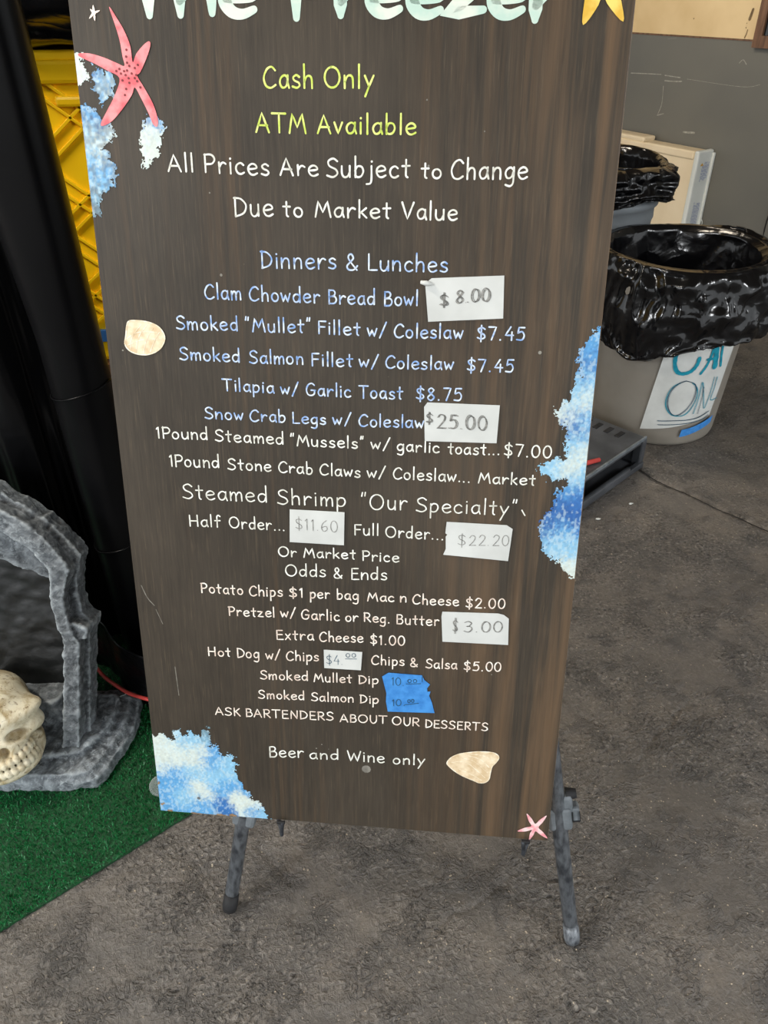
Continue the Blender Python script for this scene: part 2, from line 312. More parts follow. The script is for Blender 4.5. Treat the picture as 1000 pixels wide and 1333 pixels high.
WAVE={'topleft_white': ([(0.0006,1.0579),(0.0064,1.0556),(0.0126,1.0476),(0.0141,1.0339),(0.01,1.0271),(0.0038,1.0213),(0.0006,1.0225)],[(0.0095,1.0484,0.0169,'w'),(0.0049,1.0271,0.0121,'w')]),'blue_puff': ([(0.0193,1.0408),(0.0304,1.0429),(0.0432,1.0383),(0.0476,1.0291),(0.0411,1.0199),(0.0346,1.0107),(0.0258,1.0056),(0.0199,1.0131),(0.0167,1.0247)],[(0.0233,1.0369,0.0097,'d'),(0.0363,1.033,0.0145,'l'),(0.0249,1.0138,0.0145,'b'),(0.0428,1.0269,0.0097,'b'),(0.0334,1.0238,0.0097,'w')]),'upper_left': ([(0.001,1.0085),(0.0094,1.0061),(0.017,1.0014),(0.0238,0.9896),(0.0389,0.9776),(0.0366,0.9704),(0.023,0.9607),(0.0324,0.9461),(0.0337,0.9288),(0.0229,0.9138),(0.0129,0.9011),(0.0113,0.8883),(0.0023,0.874),(-0.0003,0.8959),(0.0004,0.9583)],[(0.0071,1.0022,0.0169,'b'),(0.0205,0.9927,0.0145,'d'),(0.0067,0.9785,0.0169,'l'),(0.0342,0.9768,0.0073,'w'),(0.0137,0.9608,0.0169,'w'),(0.0003,0.9502,0.0145,'l'),(0.0114,0.942,0.0145,'b'),(0.0265,0.928,0.0145,'b'),(0.0111,0.9171,0.0145,'l'),(0.0093,0.9028,0.0145,'s'),(0.0005,0.8788,0.0169,'s')]),'under_arm': ([(0.0792,0.9965),(0.0923,0.9917),(0.0962,0.9823),(0.0941,0.968),(0.0884,0.9511),(0.0782,0.9462),(0.0759,0.9369),(0.0677,0.9376),(0.0707,0.9535),(0.0642,0.9704),(0.0666,0.98),(0.0757,0.9894)],[(0.0815,0.9926,0.0121,'d'),(0.0899,0.9862,0.0073,'b'),(0.0753,0.9768,0.0145,'w'),(0.0884,0.9704,0.0145,'w'),(0.0772,0.9503,0.0169,'w')]),'right': ([(0.6066,0.7763),(0.5998,0.7635),(0.5935,0.7493),(0.5864,0.7297),(0.5905,0.714),(0.5835,0.7059),(0.5797,0.6897),(0.5767,0.6802),(0.5606,0.6674),(0.5657,0.6538),(0.5771,0.6459),(0.581,0.632),(0.5833,0.6066),(0.5698,0.6061),(0.5477,0.5923),(0.5608,0.5827),(0.567,0.5741),(0.5801,0.5805),(0.5866,0.5691),(0.5737,0.5597),(0.5727,0.5388),(0.5595,0.5291),(0.5582,0.4923),(0.5696,0.4741),(0.5844,0.467),(0.593,0.4501),(0.6095,0.4269),(0.6087,0.5163),(0.6077,0.633),(0.6111,0.7277),(0.6106,0.7764)],[(0.603,0.7648,0.0169,'b'),(0.6008,0.7423,0.0194,'b'),(0.5982,0.7239,0.0169,'d'),(0.5913,0.7006,0.0194,'l'),(0.5881,0.6864,0.0145,'l'),(0.6023,0.6821,0.0121,'w'),(0.5732,0.6668,0.0169,'w'),(0.5931,0.653,0.0157,'d'),(0.6047,0.6582,0.0097,'l'),(0.5893,0.6235,0.0145,'l'),(0.6024,0.614,0.0121,'w'),(0.5637,0.5904,0.0145,'l'),(0.5875,0.5913,0.0121,'w'),(0.6001,0.5786,0.0121,'l'),(0.5958,0.5526,0.0169,'d'),(0.5853,0.5626,0.0097,'b'),(0.5929,0.5315,0.0169,'D'),(0.565,0.5143,0.0169,'D'),(0.5851,0.5098,0.0121,'b'),(0.5786,0.4933,0.0169,'l'),(0.5973,0.4834,0.0121,'l'),(0.5943,0.4612,0.0121,'w'),(0.6033,0.4393,0.0145,'w')]),'lower_left': ([(0.0031,0.1329),(0.0059,0.1427),(0.0117,0.1491),(0.0178,0.1484),(0.0236,0.1441),(0.0272,0.1384),(0.0337,0.1414),(0.0355,0.1511),(0.0401,0.1566),(0.0455,0.1542),(0.0475,0.1473),(0.0525,0.1453),(0.0566,0.1504),(0.0586,0.1572),(0.0641,0.1569),(0.0651,0.1499),(0.07,0.1467),(0.0763,0.1484),(0.0792,0.1605),(0.0836,0.1656),(0.0915,0.1622),(0.0946,0.1487),(0.0917,0.1366),(0.0871,0.129),(0.0924,0.1319),(0.0978,0.1359),(0.1026,0.1315),(0.1015,0.1206),(0.1056,0.1149),(0.1117,0.1142),(0.1202,0.1186),(0.1251,0.1154),(0.1277,0.1083),(0.1272,0.0998),(0.1308,0.0915),(0.1304,0.0841),(0.1289,0.0766),(0.1347,0.0697),(0.1394,0.0602),(0.1482,0.051),(0.1467,0.0421),(0.1559,0.0379),(0.1586,0.0305),(0.1658,0.0287),(0.1654,0.0197),(0.1745,0.0129),(0.1814,0.0034),(0.1875,-0.0002),(0.1255,0.0005),(0.0617,-0.0005),(0.0018,0.0002),(0.0018,0.0451)],[(0.02,0.134,0.0194,'w'),(0.0448,0.1403,0.0169,'l'),(0.0699,0.1522,0.0121,'l'),(0.0297,0.1064,0.0194,'w'),(0.0604,0.109,0.0169,'w'),(0.0091,0.0829,0.0073,'w'),(0.0861,0.1604,0.0121,'s'),(0.0271,0.0772,0.0121,'b'),(0.0088,0.0535,0.0169,'b'),(0.0383,0.0635,0.0145,'b'),(0.0091,0.0161,0.0169,'b'),(0.0581,0.0799,0.0121,'l'),(0.0905,0.1044,0.0121,'b'),(0.1041,0.1269,0.0097,'b'),(0.042,0.0342,0.0145,'l'),(0.0701,0.0443,0.0145,'w'),(0.0636,0.0555,0.0097,'w'),(0.0879,0.068,0.0121,'l'),(0.1098,0.0845,0.0145,'l'),(0.0992,0.0543,0.0097,'b'),(0.0681,0.0171,0.0145,'b'),(0.1029,0.0174,0.0097,'d'),(0.118,0.0604,0.0097,'b'),(0.1312,0.035,0.0097,'w'),(0.1465,0.0215,0.0097,'w'),(0.1523,0.0146,0.0073,'b'),(0.1703,0.0058,0.0073,'l'),(0.1207,0.1042,0.0097,'l'),(0.1395,0.0506,0.0073,'b'),(0.1407,0.0285,0.0097,'w')])}
LABEL=[('$8.00',[(0.4005,0.8151),(0.4081,0.8211),(0.4926,0.8253),(0.4943,0.7764),(0.4053,0.7709)]),('$25.00',[(0.4033,0.6671),(0.4073,0.6729),(0.4968,0.6719),(0.4956,0.6235),(0.4053,0.6232)]),('$11.60',[(0.2279,0.5231),(0.3017,0.5223),(0.3005,0.4748),(0.2263,0.4759)]),('$22.20',[(0.4371,0.515),(0.5153,0.5139),(0.5233,0.5089),(0.5203,0.4631),(0.4341,0.4679),(0.4373,0.4762),(0.4366,0.494),(0.4386,0.4969),(0.4359,0.4988)]),('$3.00',[(0.4361,0.3828),(0.5122,0.3846),(0.5198,0.3828),(0.5268,0.3775),(0.5285,0.3369),(0.4378,0.3362),(0.4351,0.3756)]),('$4.00',[(0.27,0.3121),(0.3253,0.312),(0.3233,0.2821),(0.2702,0.2822)]),('tape1',[(0.3538,0.274),(0.363,0.2808),(0.4108,0.2798),(0.4144,0.2722),(0.4226,0.2655),(0.4187,0.259),(0.4193,0.2529),(0.3604,0.2457)]),('tape2',[(0.3602,0.2479),(0.3878,0.2505),(0.4237,0.2537),(0.4219,0.2465),(0.4262,0.2354),(0.4306,0.218),(0.3625,0.2153),(0.3598,0.2319)])]
HAND=[[('$',0.4191,0.7896,0.4286,0.7893,0.0142),('8.00',0.4375,0.7929,0.4778,0.7964,0.0151)],[('$',0.4066,0.6464,0.4145,0.6467,0.0131),('25.00',0.4203,0.6406,0.4825,0.6398,0.0182)],[('$11.60',0.2348,0.4953,0.2923,0.4931,0.0161)],[('$',0.4524,0.4819,0.4635,0.4819,0.016),('22.20',0.4674,0.4826,0.5197,0.4853,0.0148)],[('$',0.4512,0.3528,0.4584,0.3527,0.0195),('3.00',0.466,0.3532,0.5194,0.3566,0.0166)],[('$4.',0.2734,0.2888,0.298,0.29,0.0146),('oo',0.3017,0.3024,0.3165,0.3034,0.0103),('_',0.3012,0.2995,0.3177,0.3,0.0086)],[('10.',0.3669,0.2609,0.3863,0.2609,0.0127),('oo',0.3904,0.2665,0.4039,0.2675,0.009),('_',0.3887,0.2645,0.4093,0.2659,0.0084),('l',0.4109,0.2697,0.4123,0.2693,0.0073)],[('10.',0.3685,0.2256,0.3877,0.2276,0.0109),('oo',0.391,0.2328,0.4008,0.2335,0.0091),('_',0.3869,0.2287,0.4072,0.2326,0.0058)]]
BINTXT=[('teal',0.0085,[(-0.187,0.3623),(-0.216,0.3388),(-0.212,0.3062),(-0.162,0.2808),(-0.08,0.2733),(0.024,0.2813),(0.084,0.3021),(0.097,0.3254)]),('teal',0.006,[(0.174,0.271),(0.231,0.2967),(0.266,0.3356),(0.264,0.377)]),('teal',0.013,[(0.256,0.3908),(0.33,0.3381),(0.374,0.2894)]),('teal',0.006,[(0.225,0.3181),(0.334,0.3193)]),('teal',0.006,[(0.402,0.3675),(0.435,0.3244),(0.482,0.2868)]),('navy',0.002,[(-0.01,0.2492),(-0.106,0.2378),(-0.186,0.2098),(-0.197,0.1746),(-0.141,0.1398),(-0.043,0.1239),(0.062,0.1347),(0.147,0.164),(0.176,0.2035),(0.125,0.2366),(-0.01,0.2492)]),('teal',0.0022,[(-0.072,0.2429),(-0.171,0.2249),(-0.22,0.1893),(-0.209,0.1592),(-0.146,0.1346),(-0.051,0.1218),(0.094,0.125),(0.183,0.153),(0.212,0.1926),(0.169,0.2235),(0.089,0.2406)]),('teal',0.0018,[(0.233,0.1259),(0.249,0.1815),(0.24,0.2402),(0.332,0.1835),(0.406,0.1386),(0.438,0.1888),(0.428,0.2509)]),('navy',0.0013,[(0.31,0.1232),(0.306,0.1745),(0.281,0.2227)]),('teal',0.0018,[(0.484,0.2495),(0.492,0.2059),(0.492,0.1657),(0.618,0.1655)]),('navy',0.002,[(-0.272,0.1009),(-0.054,0.1041),(0.163,0.1044),(0.352,0.1085),(0.525,0.1228)]),('navy',0.0018,[(-0.259,0.0865),(-0.039,0.0895),(0.225,0.0923),(0.423,0.0972),(0.539,0.1074)])]
TAPEB=([(0.095,0.0662),(0.276,0.0721),(0.532,0.0857)],[(0.127,0.0388),(0.344,0.0426),(0.615,0.0696)])

# ================================================================ MATERIALS
def asphalt():
    t = NT('rough_grey_floor'); v = t.coord()
    big = t.noise(v, 1.1, 3); mid = t.noise(v, 7, 5, .62); fine = t.noise(v, 300, 2, .6); grit = t.noise(v, 130, 3, .6, .6)
    c = t.ramp(mid, [(.32, srgb(80, 77, 74)), (.5, srgb(98, 93, 88)), (.68, srgb(112, 105, 97))])
    c = t.mix(t.math('MULTIPLY', t.ramp(big, [(.42, (0, 0, 0)), (.68, (1, 1, 1))]), .5), c, srgb(108, 101, 91))
    area = t.ramp(t.noise(v, 4.5, 4, .6), [(.40, (.22, .22, .22)), (.62, (1, 1, 1))])
    c = t.mix(t.math('MULTIPLY', area, t.ramp(grit, [(.55, (0, 0, 0)), (.68, (.75, .75, .75))])), c, srgb(156, 149, 140))
    c = t.mix(t.math('MULTIPLY', area, t.ramp(grit, [(.34, (.9, .9, .9)), (.44, (0, 0, 0))])), c, srgb(40, 38, 36))
    sp = t.vor(v, 150)
    spc = t.ramp(sp.outputs['Distance'], [(.14, (1, 1, 1)), (.32, (0, 0, 0))])
    pick = t.ramp(t.noise(v, 55, 2), [(.63, (0, 0, 0)), (.67, (1, 1, 1))])
    c = t.mix(t.math('MULTIPLY', t.math('MULTIPLY', spc, pick), .8), c, srgb(196, 182, 158))
    wr = t.noise(v, 48, 4, .55, 1.6); rid = t.math('SUBTRACT', 1.0, t.math('ABSOLUTE', t.math('MULTIPLY', t.math('SUBTRACT', wr, .5), 9.0)))
    rid = t.math('MULTIPLY', t.math('MAXIMUM', rid, 0.0), t.ramp(t.noise(v, 12, 2), [(.5, (0, 0, 0)), (.62, (1, 1, 1))]))
    n = t.bump(rid, .8, .006); n = t.bump(t.math('MULTIPLY', grit, area), 1.0, .009, n); n = t.bump(fine, .35, .002, n)
    return t.out(c, .52, n, spec=.5)
M_floor = asphalt()
def gritmat():
    t = NT('floor_grains'); v = t.coord()
    c = t.ramp(t.noise(v, 140, 1), [(.42, srgb(84, 78, 72)), (.56, srgb(118, 110, 100)), (.66, srgb(186, 172, 150))])
    return t.out(c, .6, None)
M_grit = gritmat()
def wood():
    t = NT('dark_stained_board'); v = t.coord((60, 1.6, 1))
    g = t.noise(v, 1.0, 5, .6, .4)
    v2 = t.coord((260, 9, 1)); g2 = t.noise(v2, 1.0, 4, .7)
    v3 = t.coord((7, .7, 1)); g3 = t.noise(v3, 1.0, 3, .5)
    c = t.ramp(g2, [(.25, srgb(50, 45, 39)), (.75, srgb(68, 61, 52))])
    st = t.math('MULTIPLY', t.ramp(g, [(.52, (0, 0, 0)), (.72, (1, 1, 1))]), t.ramp(g3, [(.42, (0, 0, 0)), (.62, (1, 1, 1))]))
    c = t.mix(t.math('MULTIPLY', st, .4), c, srgb(112, 86, 60))
    blot = t.ramp(t.noise(t.coord((5, 3, 1)), 1, 4, .6), [(.45, (0, 0, 0)), (.75, (1, 1, 1))]); c = t.mix(t.math('MULTIPLY', blot, .35), c, srgb(96, 86, 74))
    # stain worn thinner towards the right-hand side
    sx = t.node('ShaderNodeSeparateXYZ'); t.link(t.coord(), sx.inputs[0])
    rx = t.ramp(sx.outputs['X'], [(.36, (0, 0, 0)), (.56, (1, 1, 1))])
    st2 = t.math('MULTIPLY', rx, t.ramp(t.noise(t.coord((38, 1.1, 1)), 1, 5, .65, .6), [(.4, (0, 0, 0)), (.75, (1, 1, 1))]))
    c = t.mix(t.math('MULTIPLY', st2, .6), c, srgb(132, 104, 76))
    fg = t.ramp(t.noise(t.coord((420, 16, 1)), 1, 3, .6), [(.56, (0, 0, 0)), (.70, (1, 1, 1))]); c = t.mix(t.math('MULTIPLY', fg, .2), c, srgb(118, 102, 82))
    sp = t.ramp(t.noise(t.coord((150, 110, 1)), 1, 2), [(.79, (0, 0, 0)), (.82, (1, 1, 1))])
    c = t.mix(t.math('MULTIPLY', sp, .6), c, srgb(150, 140, 122))
    n = t.bump(g2, .25, .0006)
    return t.out(c, .45, n, spec=.22)
M_wood = wood()
M_edge = two_tone('raw_board_edge', srgb(120, 92, 64), srgb(170, 140, 104), 60, .7, .2)
def paint(name, c1, c2, scale=90, lo=.4, hi=.6, rough=.5, bump=.15):
    return two_tone(name, c1, c2, scale, rough, bump, .0004, lo=lo, hi=hi)
PAINT = {
 'lime': paint('lime_paint', srgb(196, 214, 84), srgb(230, 240, 140)),
 'white': paint('white_paint', srgb(214, 212, 200), srgb(250, 250, 240)),
 'cream': paint('cream_paint', srgb(226, 206, 190), srgb(252, 244, 232)),
 'blue': paint('pale_blue_paint', srgb(120, 158, 214), srgb(222, 232, 244), 110, .36, .62),
 'mint': paint('mint_paint', srgb(188, 214, 200), srgb(220, 226, 212), 26),
 'teal': paint('teal_marker', srgb(0, 128, 152), srgb(20, 150, 172), 60),
 'navy': paint('dark_blue_marker', srgb(20, 60, 84), srgb(40, 84, 106), 60),
 'pencil': paint('pencil', srgb(96, 96, 92), srgb(150, 148, 142), 300),
}
M_red = paint('coral_paint', srgb(222, 92, 100), srgb(248, 146, 148), 45)
M_dot = paint('dark_red_dots', srgb(110, 20, 26), srgb(130, 30, 34))
M_shell = paint('shell_paint', srgb(216, 190, 150), srgb(240, 222, 190), 60)
M_shell_line = paint('shell_line_paint', srgb(226, 206, 170), srgb(250, 242, 224), 120)
M_pink = paint('pink_star_paint', srgb(236, 150, 158), srgb(252, 214, 212), 70)
M_cream_star = paint('cream_star_paint', srgb(242, 220, 204), srgb(252, 240, 228))
M_yellow_star = paint('yellow_star_paint', srgb(222, 176, 60), srgb(244, 214, 110), 30)
def waves():
    t = NT('wave_paint'); a = t.node('ShaderNodeAttribute', attribute_name='paint')
    n = t.bump(t.noise(t.coord(), 420, 3), .25, .0006)
    return t.out(a.outputs['Color'], .5, n)
M_wave = waves()
M_paper = two_tone('white_paper', srgb(196, 198, 194), srgb(212, 214, 210), 12, .8, .3, .0012, 30)
M_bluetape = two_tone('blue_tape', srgb(46, 122, 196), srgb(66, 144, 216), 80, .7, .35, .0006, 400)
M_silver = two_tone('worn_painted_metal', srgb(66, 70, 76), srgb(130, 135, 140), 120, .42, .2, .0004, 260, lo=.34, hi=.60, detail=7, metal=.2, stretch=(1, .45, 1))
M_darkmetal = two_tone('dark_metal', srgb(36, 38, 42), srgb(76, 80, 86), 70, .45, .2, .0006, metal=.4)
M_greyclamp = two_tone('grey_plastic_clamp', srgb(92, 98, 102), srgb(120, 126, 130), 40, .5, .15)
M_rubber = two_tone('black_rubber', srgb(16, 16, 17), srgb(30, 30, 32), 40, .7, .2)
def bagmat(name, base=(.004, .004, .005, 1), r=.16, bs=8, bd=.02):
    t = NT(name); v = t.coord()
    wv = t.mix(.12, v, t.node('ShaderNodeTexNoise').outputs['Color'])
    n = t.bump(t.vor(wv, bs * 1.4).outputs['Distance'], .35, bd); n = t.bump(t.noise(v, bs * 3, 2, .5, 1.0), .25, .006, n)
    return t.out(base, r, n, spec=.5 if r < .2 else .25)
M_bag = bagmat('black_bin_liner', (.0025, .0025, .003, 1), .17)
M_sheet = bagmat('black_plastic_sheet', (.003, .003, .0035, 1), .3, 3, .02)
M_pipe = two_tone('black_pole_plastic', (.003, .003, .0035, 1), (.005, .005, .0055, 1), 6, .30, .12, .004, 9, spec=.14)
M_bin = two_tone('grey_bin_plastic', srgb(128, 122, 112), srgb(142, 136, 126), 5, .5, .12, .001, 90)
M_bin2 = two_tone('cool_grey_bin_plastic', srgb(118, 124, 128), srgb(132, 138, 142), 5, .5, .12, .001, 90)
M_cratebk = two_tone('black_crate_plastic', srgb(52, 54, 57), srgb(78, 80, 84), 9, .45, .2, .001, 60)
M_redplastic = two_tone('red_plastic', srgb(190, 54, 50), srgb(214, 84, 76), 30, .4, .1)
M_yellow = two_tone('yellow_plastic', srgb(246, 192, 6), srgb(252, 206, 16), 6, .42, .1, .001, 40)
M_crateblue = two_tone('blue_strap', srgb(40, 92, 150), srgb(52, 106, 164), 20, .6, .1)
M_brown = two_tone('brown_wood', srgb(86, 58, 38), srgb(122, 88, 62), 6, .55, .2, .001, 40, stretch=(8, 8, 1))
def stone():
    t = NT('painted_foam_stone'); v = t.coord()
    f = t.noise(v, 26, 6, .7, 1.2); g = t.noise(v, 110, 4, .65, .8); k = t.noise(v, 7, 3)
    c = t.ramp(f, [(.3, srgb(48, 52, 56)), (.48, srgb(104, 110, 115)), (.72, srgb(158, 165, 170))])
    c = t.mix(t.ramp(g, [(.52, (0, 0, 0)), (.7, (.75, .75, .75))]), c, srgb(178, 186, 190))
    c = t.mix(t.ramp(k, [(.42, (.5, .5, .5)), (.62, (0, 0, 0))]), c, srgb(52, 52, 53))
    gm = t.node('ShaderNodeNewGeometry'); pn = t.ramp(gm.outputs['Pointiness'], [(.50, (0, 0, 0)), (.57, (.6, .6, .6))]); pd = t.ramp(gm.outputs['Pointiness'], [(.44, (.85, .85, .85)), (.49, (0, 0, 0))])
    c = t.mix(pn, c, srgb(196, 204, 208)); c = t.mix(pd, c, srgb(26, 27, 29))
    n = t.bump(f, .8, .006); n = t.bump(g, .6, .002, n)
    return t.out(c, .68, n, spec=.35)
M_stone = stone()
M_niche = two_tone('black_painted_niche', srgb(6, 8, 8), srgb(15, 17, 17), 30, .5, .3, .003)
def bone():
    t = NT('cream_bone'); v = t.coord()
    c = t.ramp(t.noise(v, 30, 5, .65, .6), [(.36, srgb(172, 152, 112)), (.55, srgb(222, 212, 184)), (.8, srgb(240, 234, 214))])
    cr = t.ramp(t.noise(v, 75, 4, .6, 1.5), [(.33, (.8, .8, .8)), (.42, (0, 0, 0))])
    c = t.mix(cr, c, srgb(120, 96, 62))
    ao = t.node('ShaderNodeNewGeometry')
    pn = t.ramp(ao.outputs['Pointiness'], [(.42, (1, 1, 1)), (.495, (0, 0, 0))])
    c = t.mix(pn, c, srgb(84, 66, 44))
    n = t.bump(t.noise(v, 90, 4, .6), .5, .0015)
    return t.out(c, .55, n)
M_bone = bone()
M_turf = two_tone('green_turf', srgb(2, 44, 20), srgb(12, 92, 44), 150, .55, .6, .004, 500, lo=.35, hi=.7)
def blade():
    t = NT('turf_blade'); v = t.coord()
    c = t.ramp(t.noise(v, 260, 2), [(.3, srgb(2, 74, 34)), (.6, srgb(14, 122, 60)), (.76, srgb(120, 196, 150))])
    return t.out(c, .38, None, spec=.6)
M_blade = blade()
def wallgrey():
    t = NT('grey_wall_paint'); v = t.coord()
    c = t.ramp(t.noise(v, 1.3, 3), [(.3, srgb(92, 92, 88)), (.7, srgb(108, 106, 98))])
    sc = t.ramp(t.noise(t.coord((3, 3, 26)), 1, 4, .6, .6), [(.7, (0, 0, 0)), (.76, (.35, .35, .35))])
    c = t.mix(sc, c, srgb(150, 148, 138))
    n = t.bump(t.noise(v, 60, 4), .25, .002); n = t.bump(t.noise(v, 4, 3), .3, .01, n)
    return t.out(c, .6, n)
M_wallgrey = wallgrey()
M_wallcream = two_tone('cream_wall_paint', srgb(206, 178, 130), srgb(222, 196, 150), 3, .65, .2, .001, 60)
M_casing = two_tone('beige_casing', srgb(222, 204, 172), srgb(232, 216, 186), 4, .5, .05)
M_casewhite = two_tone('white_casing', srgb(206, 210, 206), srgb(220, 224, 220), 4, .5, .05)
M_labelink = two_tone('blue_grey_ink', srgb(120, 134, 176), srgb(150, 160, 192), 200, .7, 0)
M_warn = two_tone('amber_warning', srgb(196, 150, 60), srgb(210, 164, 70), 40, .6, 0)
M_ceiling = two_tone('painted_ceiling', srgb(120, 112, 100), srgb(134, 126, 112), 3, .8, .1)
M_stain = two_tone('dark_stain', srgb(104, 84, 60), srgb(130, 106, 74), 60, .8, 0)
M_scuff = two_tone('pale_scuff', srgb(104, 100, 92), srgb(140, 136, 126), 90, .8, 0)
M_scr = two_tone('pale_scratch', srgb(136, 134, 124), srgb(172, 170, 160), 90, .8, 0)
SCUFF = [([(0.0097, 0.398), (0.0168, 0.3791), (0.0258, 0.3674)], 0.0006), ([(0.0275, 0.3613), (0.0355, 0.3383)], 0.0004), ([(0.3311, 0.1097)], 0.0058), ([(0.5406, 0.7372)], 0.0018), ([(0.4008, 0.942)], 0.0011), ([(0.0198, 0.7277)], 0.0009), ([(0.035, 0.7281)], 0.0009), ([(0.2554, 0.141)], 0.0009), ([(0.2638, 0.1487)], 0.0008), ([(0.0475, 0.2677), (0.0492, 0.2189)], 0.0005), ([(0.3972, 1.0082)], 0.0008), ([(0.4616, 0.977)], 0.0007), ([(0.1458, 0.9127)], 0.0008), ([(0.1536, 0.8209)], 0.0014), ([(0.2741, 0.1412)], 0.0006), ([(0.4065, 0.252)], 0.0007), ([(0.5086, 0.2873)], 0.0008)]
M_crackf = two_tone('crack_dark', srgb(22, 20, 19), srgb(38, 35, 33), 60, .9, .5, .002)
def glassmat():
    t = NT('dark_window_glass'); t.b.inputs['Transmission Weight'].default_value = .3
    return t.out(srgb(30, 32, 34), .08, None)
M_glass = glassmat()
def clearmat():
    t = NT('clear_plastic'); t.b.inputs['Transmission Weight'].default_value = .8; t.b.inputs['IOR'].default_value = 1.35
    n = t.bump(t.noise(t.coord(), 160, 3), .4, .002)
    return t.out(srgb(220, 228, 226), .2, n)
M_clear = clearmat()

# ================================================================ SETTING
CRACK = [(.70,2.20),(.76,2.13),(.816,2.073),(.845,2.015),(.878,1.973),(.905,1.945),(.913,1.938),(.954,1.887),(.985,1.845),(1.026,1.805),(1.06,1.762),(1.086,1.736),(1.13,1.69),(1.22,1.60),(1.35,1.50)]
def seg_dist(X, Y, pts):
    d = np.full(X.shape, 9.0)
    for a, b in zip(pts[:-1], pts[1:]):
        a = np.array(a); b = np.array(b); ab = b - a
        t = np.clip(((X - a[0]) * ab[0] + (Y - a[1]) * ab[1]) / (ab @ ab), 0, 1)
        d = np.minimum(d, np.hypot(X - a[0] - t * ab[0], Y - a[1] - t * ab[1]))
    return d
x0, x1, y0, y1, st = -1.3, 2.3, .30, 2.7, .005
gx = np.arange(x0, x1 + st / 2, st); gy = np.arange(y0, y1 + st / 2, st)
X, Y = np.meshgrid(gx, gy, indexing='ij')
Zf = (fbm(X * 9, Y * 9) - .5) * .004 + (fbm(X * 60, Y * 60, 3, 3) - .5) * .0035
jit = (fbm(X * 30, Y * 30, 7) - .5) * .016
dc = seg_dist(X + jit, Y - jit, CRACK); wdt = .004 + .005 * vnoise(X * 14, Y * 14, 5)
Zf -= .014 * np.exp(-(dc / wdt) ** 2)
for cr in ([(.30,1.26),(.36,1.18),(.40,1.10),(.45,1.06)], [(.12,.93),(.20,.86),(.24,.80),(.26,.74),(.33,.72)], [(.05,.62),(.16,.70),(.23,.74)], [(-.28,.90),(-.24,.80),(-.17,.72),(-.16,.64)], [(.52,.98),(.60,1.07),(.66,1.12)]):
    d2 = seg_dist(X + jit * 1.5, Y - jit * 1.5, cr); Zf -= .004 * np.exp(-(d2 / .0035) ** 2)
edge = np.minimum.reduce([X - x0, x1 - X, Y - y0, y1 - Y]); Zf *= np.clip(edge / .1, 0, 1)
nx, ny = X.shape; ids = np.arange(nx * ny).reshape(nx, ny)
Q = np.stack([ids[:-1, :-1], ids[1:, :-1], ids[1:, 1:], ids[:-1, 1:]], -1).reshape(-1, 4)
P = np.stack([X, Y, Zf], -1).reshape(-1, 3)
# surrounding flat floor in four strips joined to the relief patch
o = [(-8, -7), (9, -7), (9, 9), (-8, 9)]; n0 = len(P)
ext = [(-8,-7,0),(9,-7,0),(9,9,0),(-8,9,0),(x0,y0,0),(gx[-1],y0,0),(gx[-1],gy[-1],0),(x0,gy[-1],0)]
P = np.concatenate([P, np.array(ext, float)])
Q = np.concatenate([Q, n0 + np.array([(0,1,5,4),(1,2,6,5),(2,3,7,6),(3,0,4,7)])])
floor = struct(mesh_np('floor', P, Q, M_floor))
# dark strip lying in the deep crack
V, F = [], []
ribbon(catmull(CRACK, 4), .0022, V, F, -.0035)
mesh('crack_dark', V, F, M_crackf, floor)
# coarse grains standing proud of the floor
rg = np.random.RandomState(11); n = 60000
gx_ = rg.uniform(-.95, 1.9, n); gy_ = .34 + 2.2 * rg.uniform(0, 1, n) ** 1.5
keep = rg.uniform(0, 1, n) < np.clip((fbm(gx_ * 5, gy_ * 5, 2, 3) - .36) * 3.2, .06, 1); gx_, gy_ = gx_[keep], gy_[keep]; n = len(gx_)
sz = .0007 + .0016 * rg.uniform(0, 1, n) ** 2.2; hh_ = sz * rg.uniform(.35, .8, n); a0 = rg.uniform(0, 6.28, n); el_ = rg.uniform(.5, 1.6, n)
xi = np.clip(((gx_ - x0) / st).astype(int), 0, nx - 1); yi = np.clip(((gy_ - y0) / st).astype(int), 0, ny - 1); gz = Zf[xi, yi]
PP = []
for k in range(4):
    PP.append(np.stack([gx_ + np.cos(a0 + k * PI / 2) * sz * (el_ if k % 2 else 1), gy_ + np.sin(a0 + k * PI / 2) * sz * (el_ if k % 2 else 1), gz - .0004], -1))
PP.append(np.stack([gx_ + rg.normal(0, .2, n) * sz, gy_ + rg.normal(0, .2, n) * sz, gz + hh_], -1))
PP = np.stack(PP, 1).reshape(-1, 3); bb = np.arange(n)[:, None] * 5
T = np.concatenate([bb + np.array([[k, (k + 1) % 4, 4]]) for k in range(4)])
gr = mesh_np('grit', PP, T, M_grit, floor, False); gr['kind'] = 'stuff'
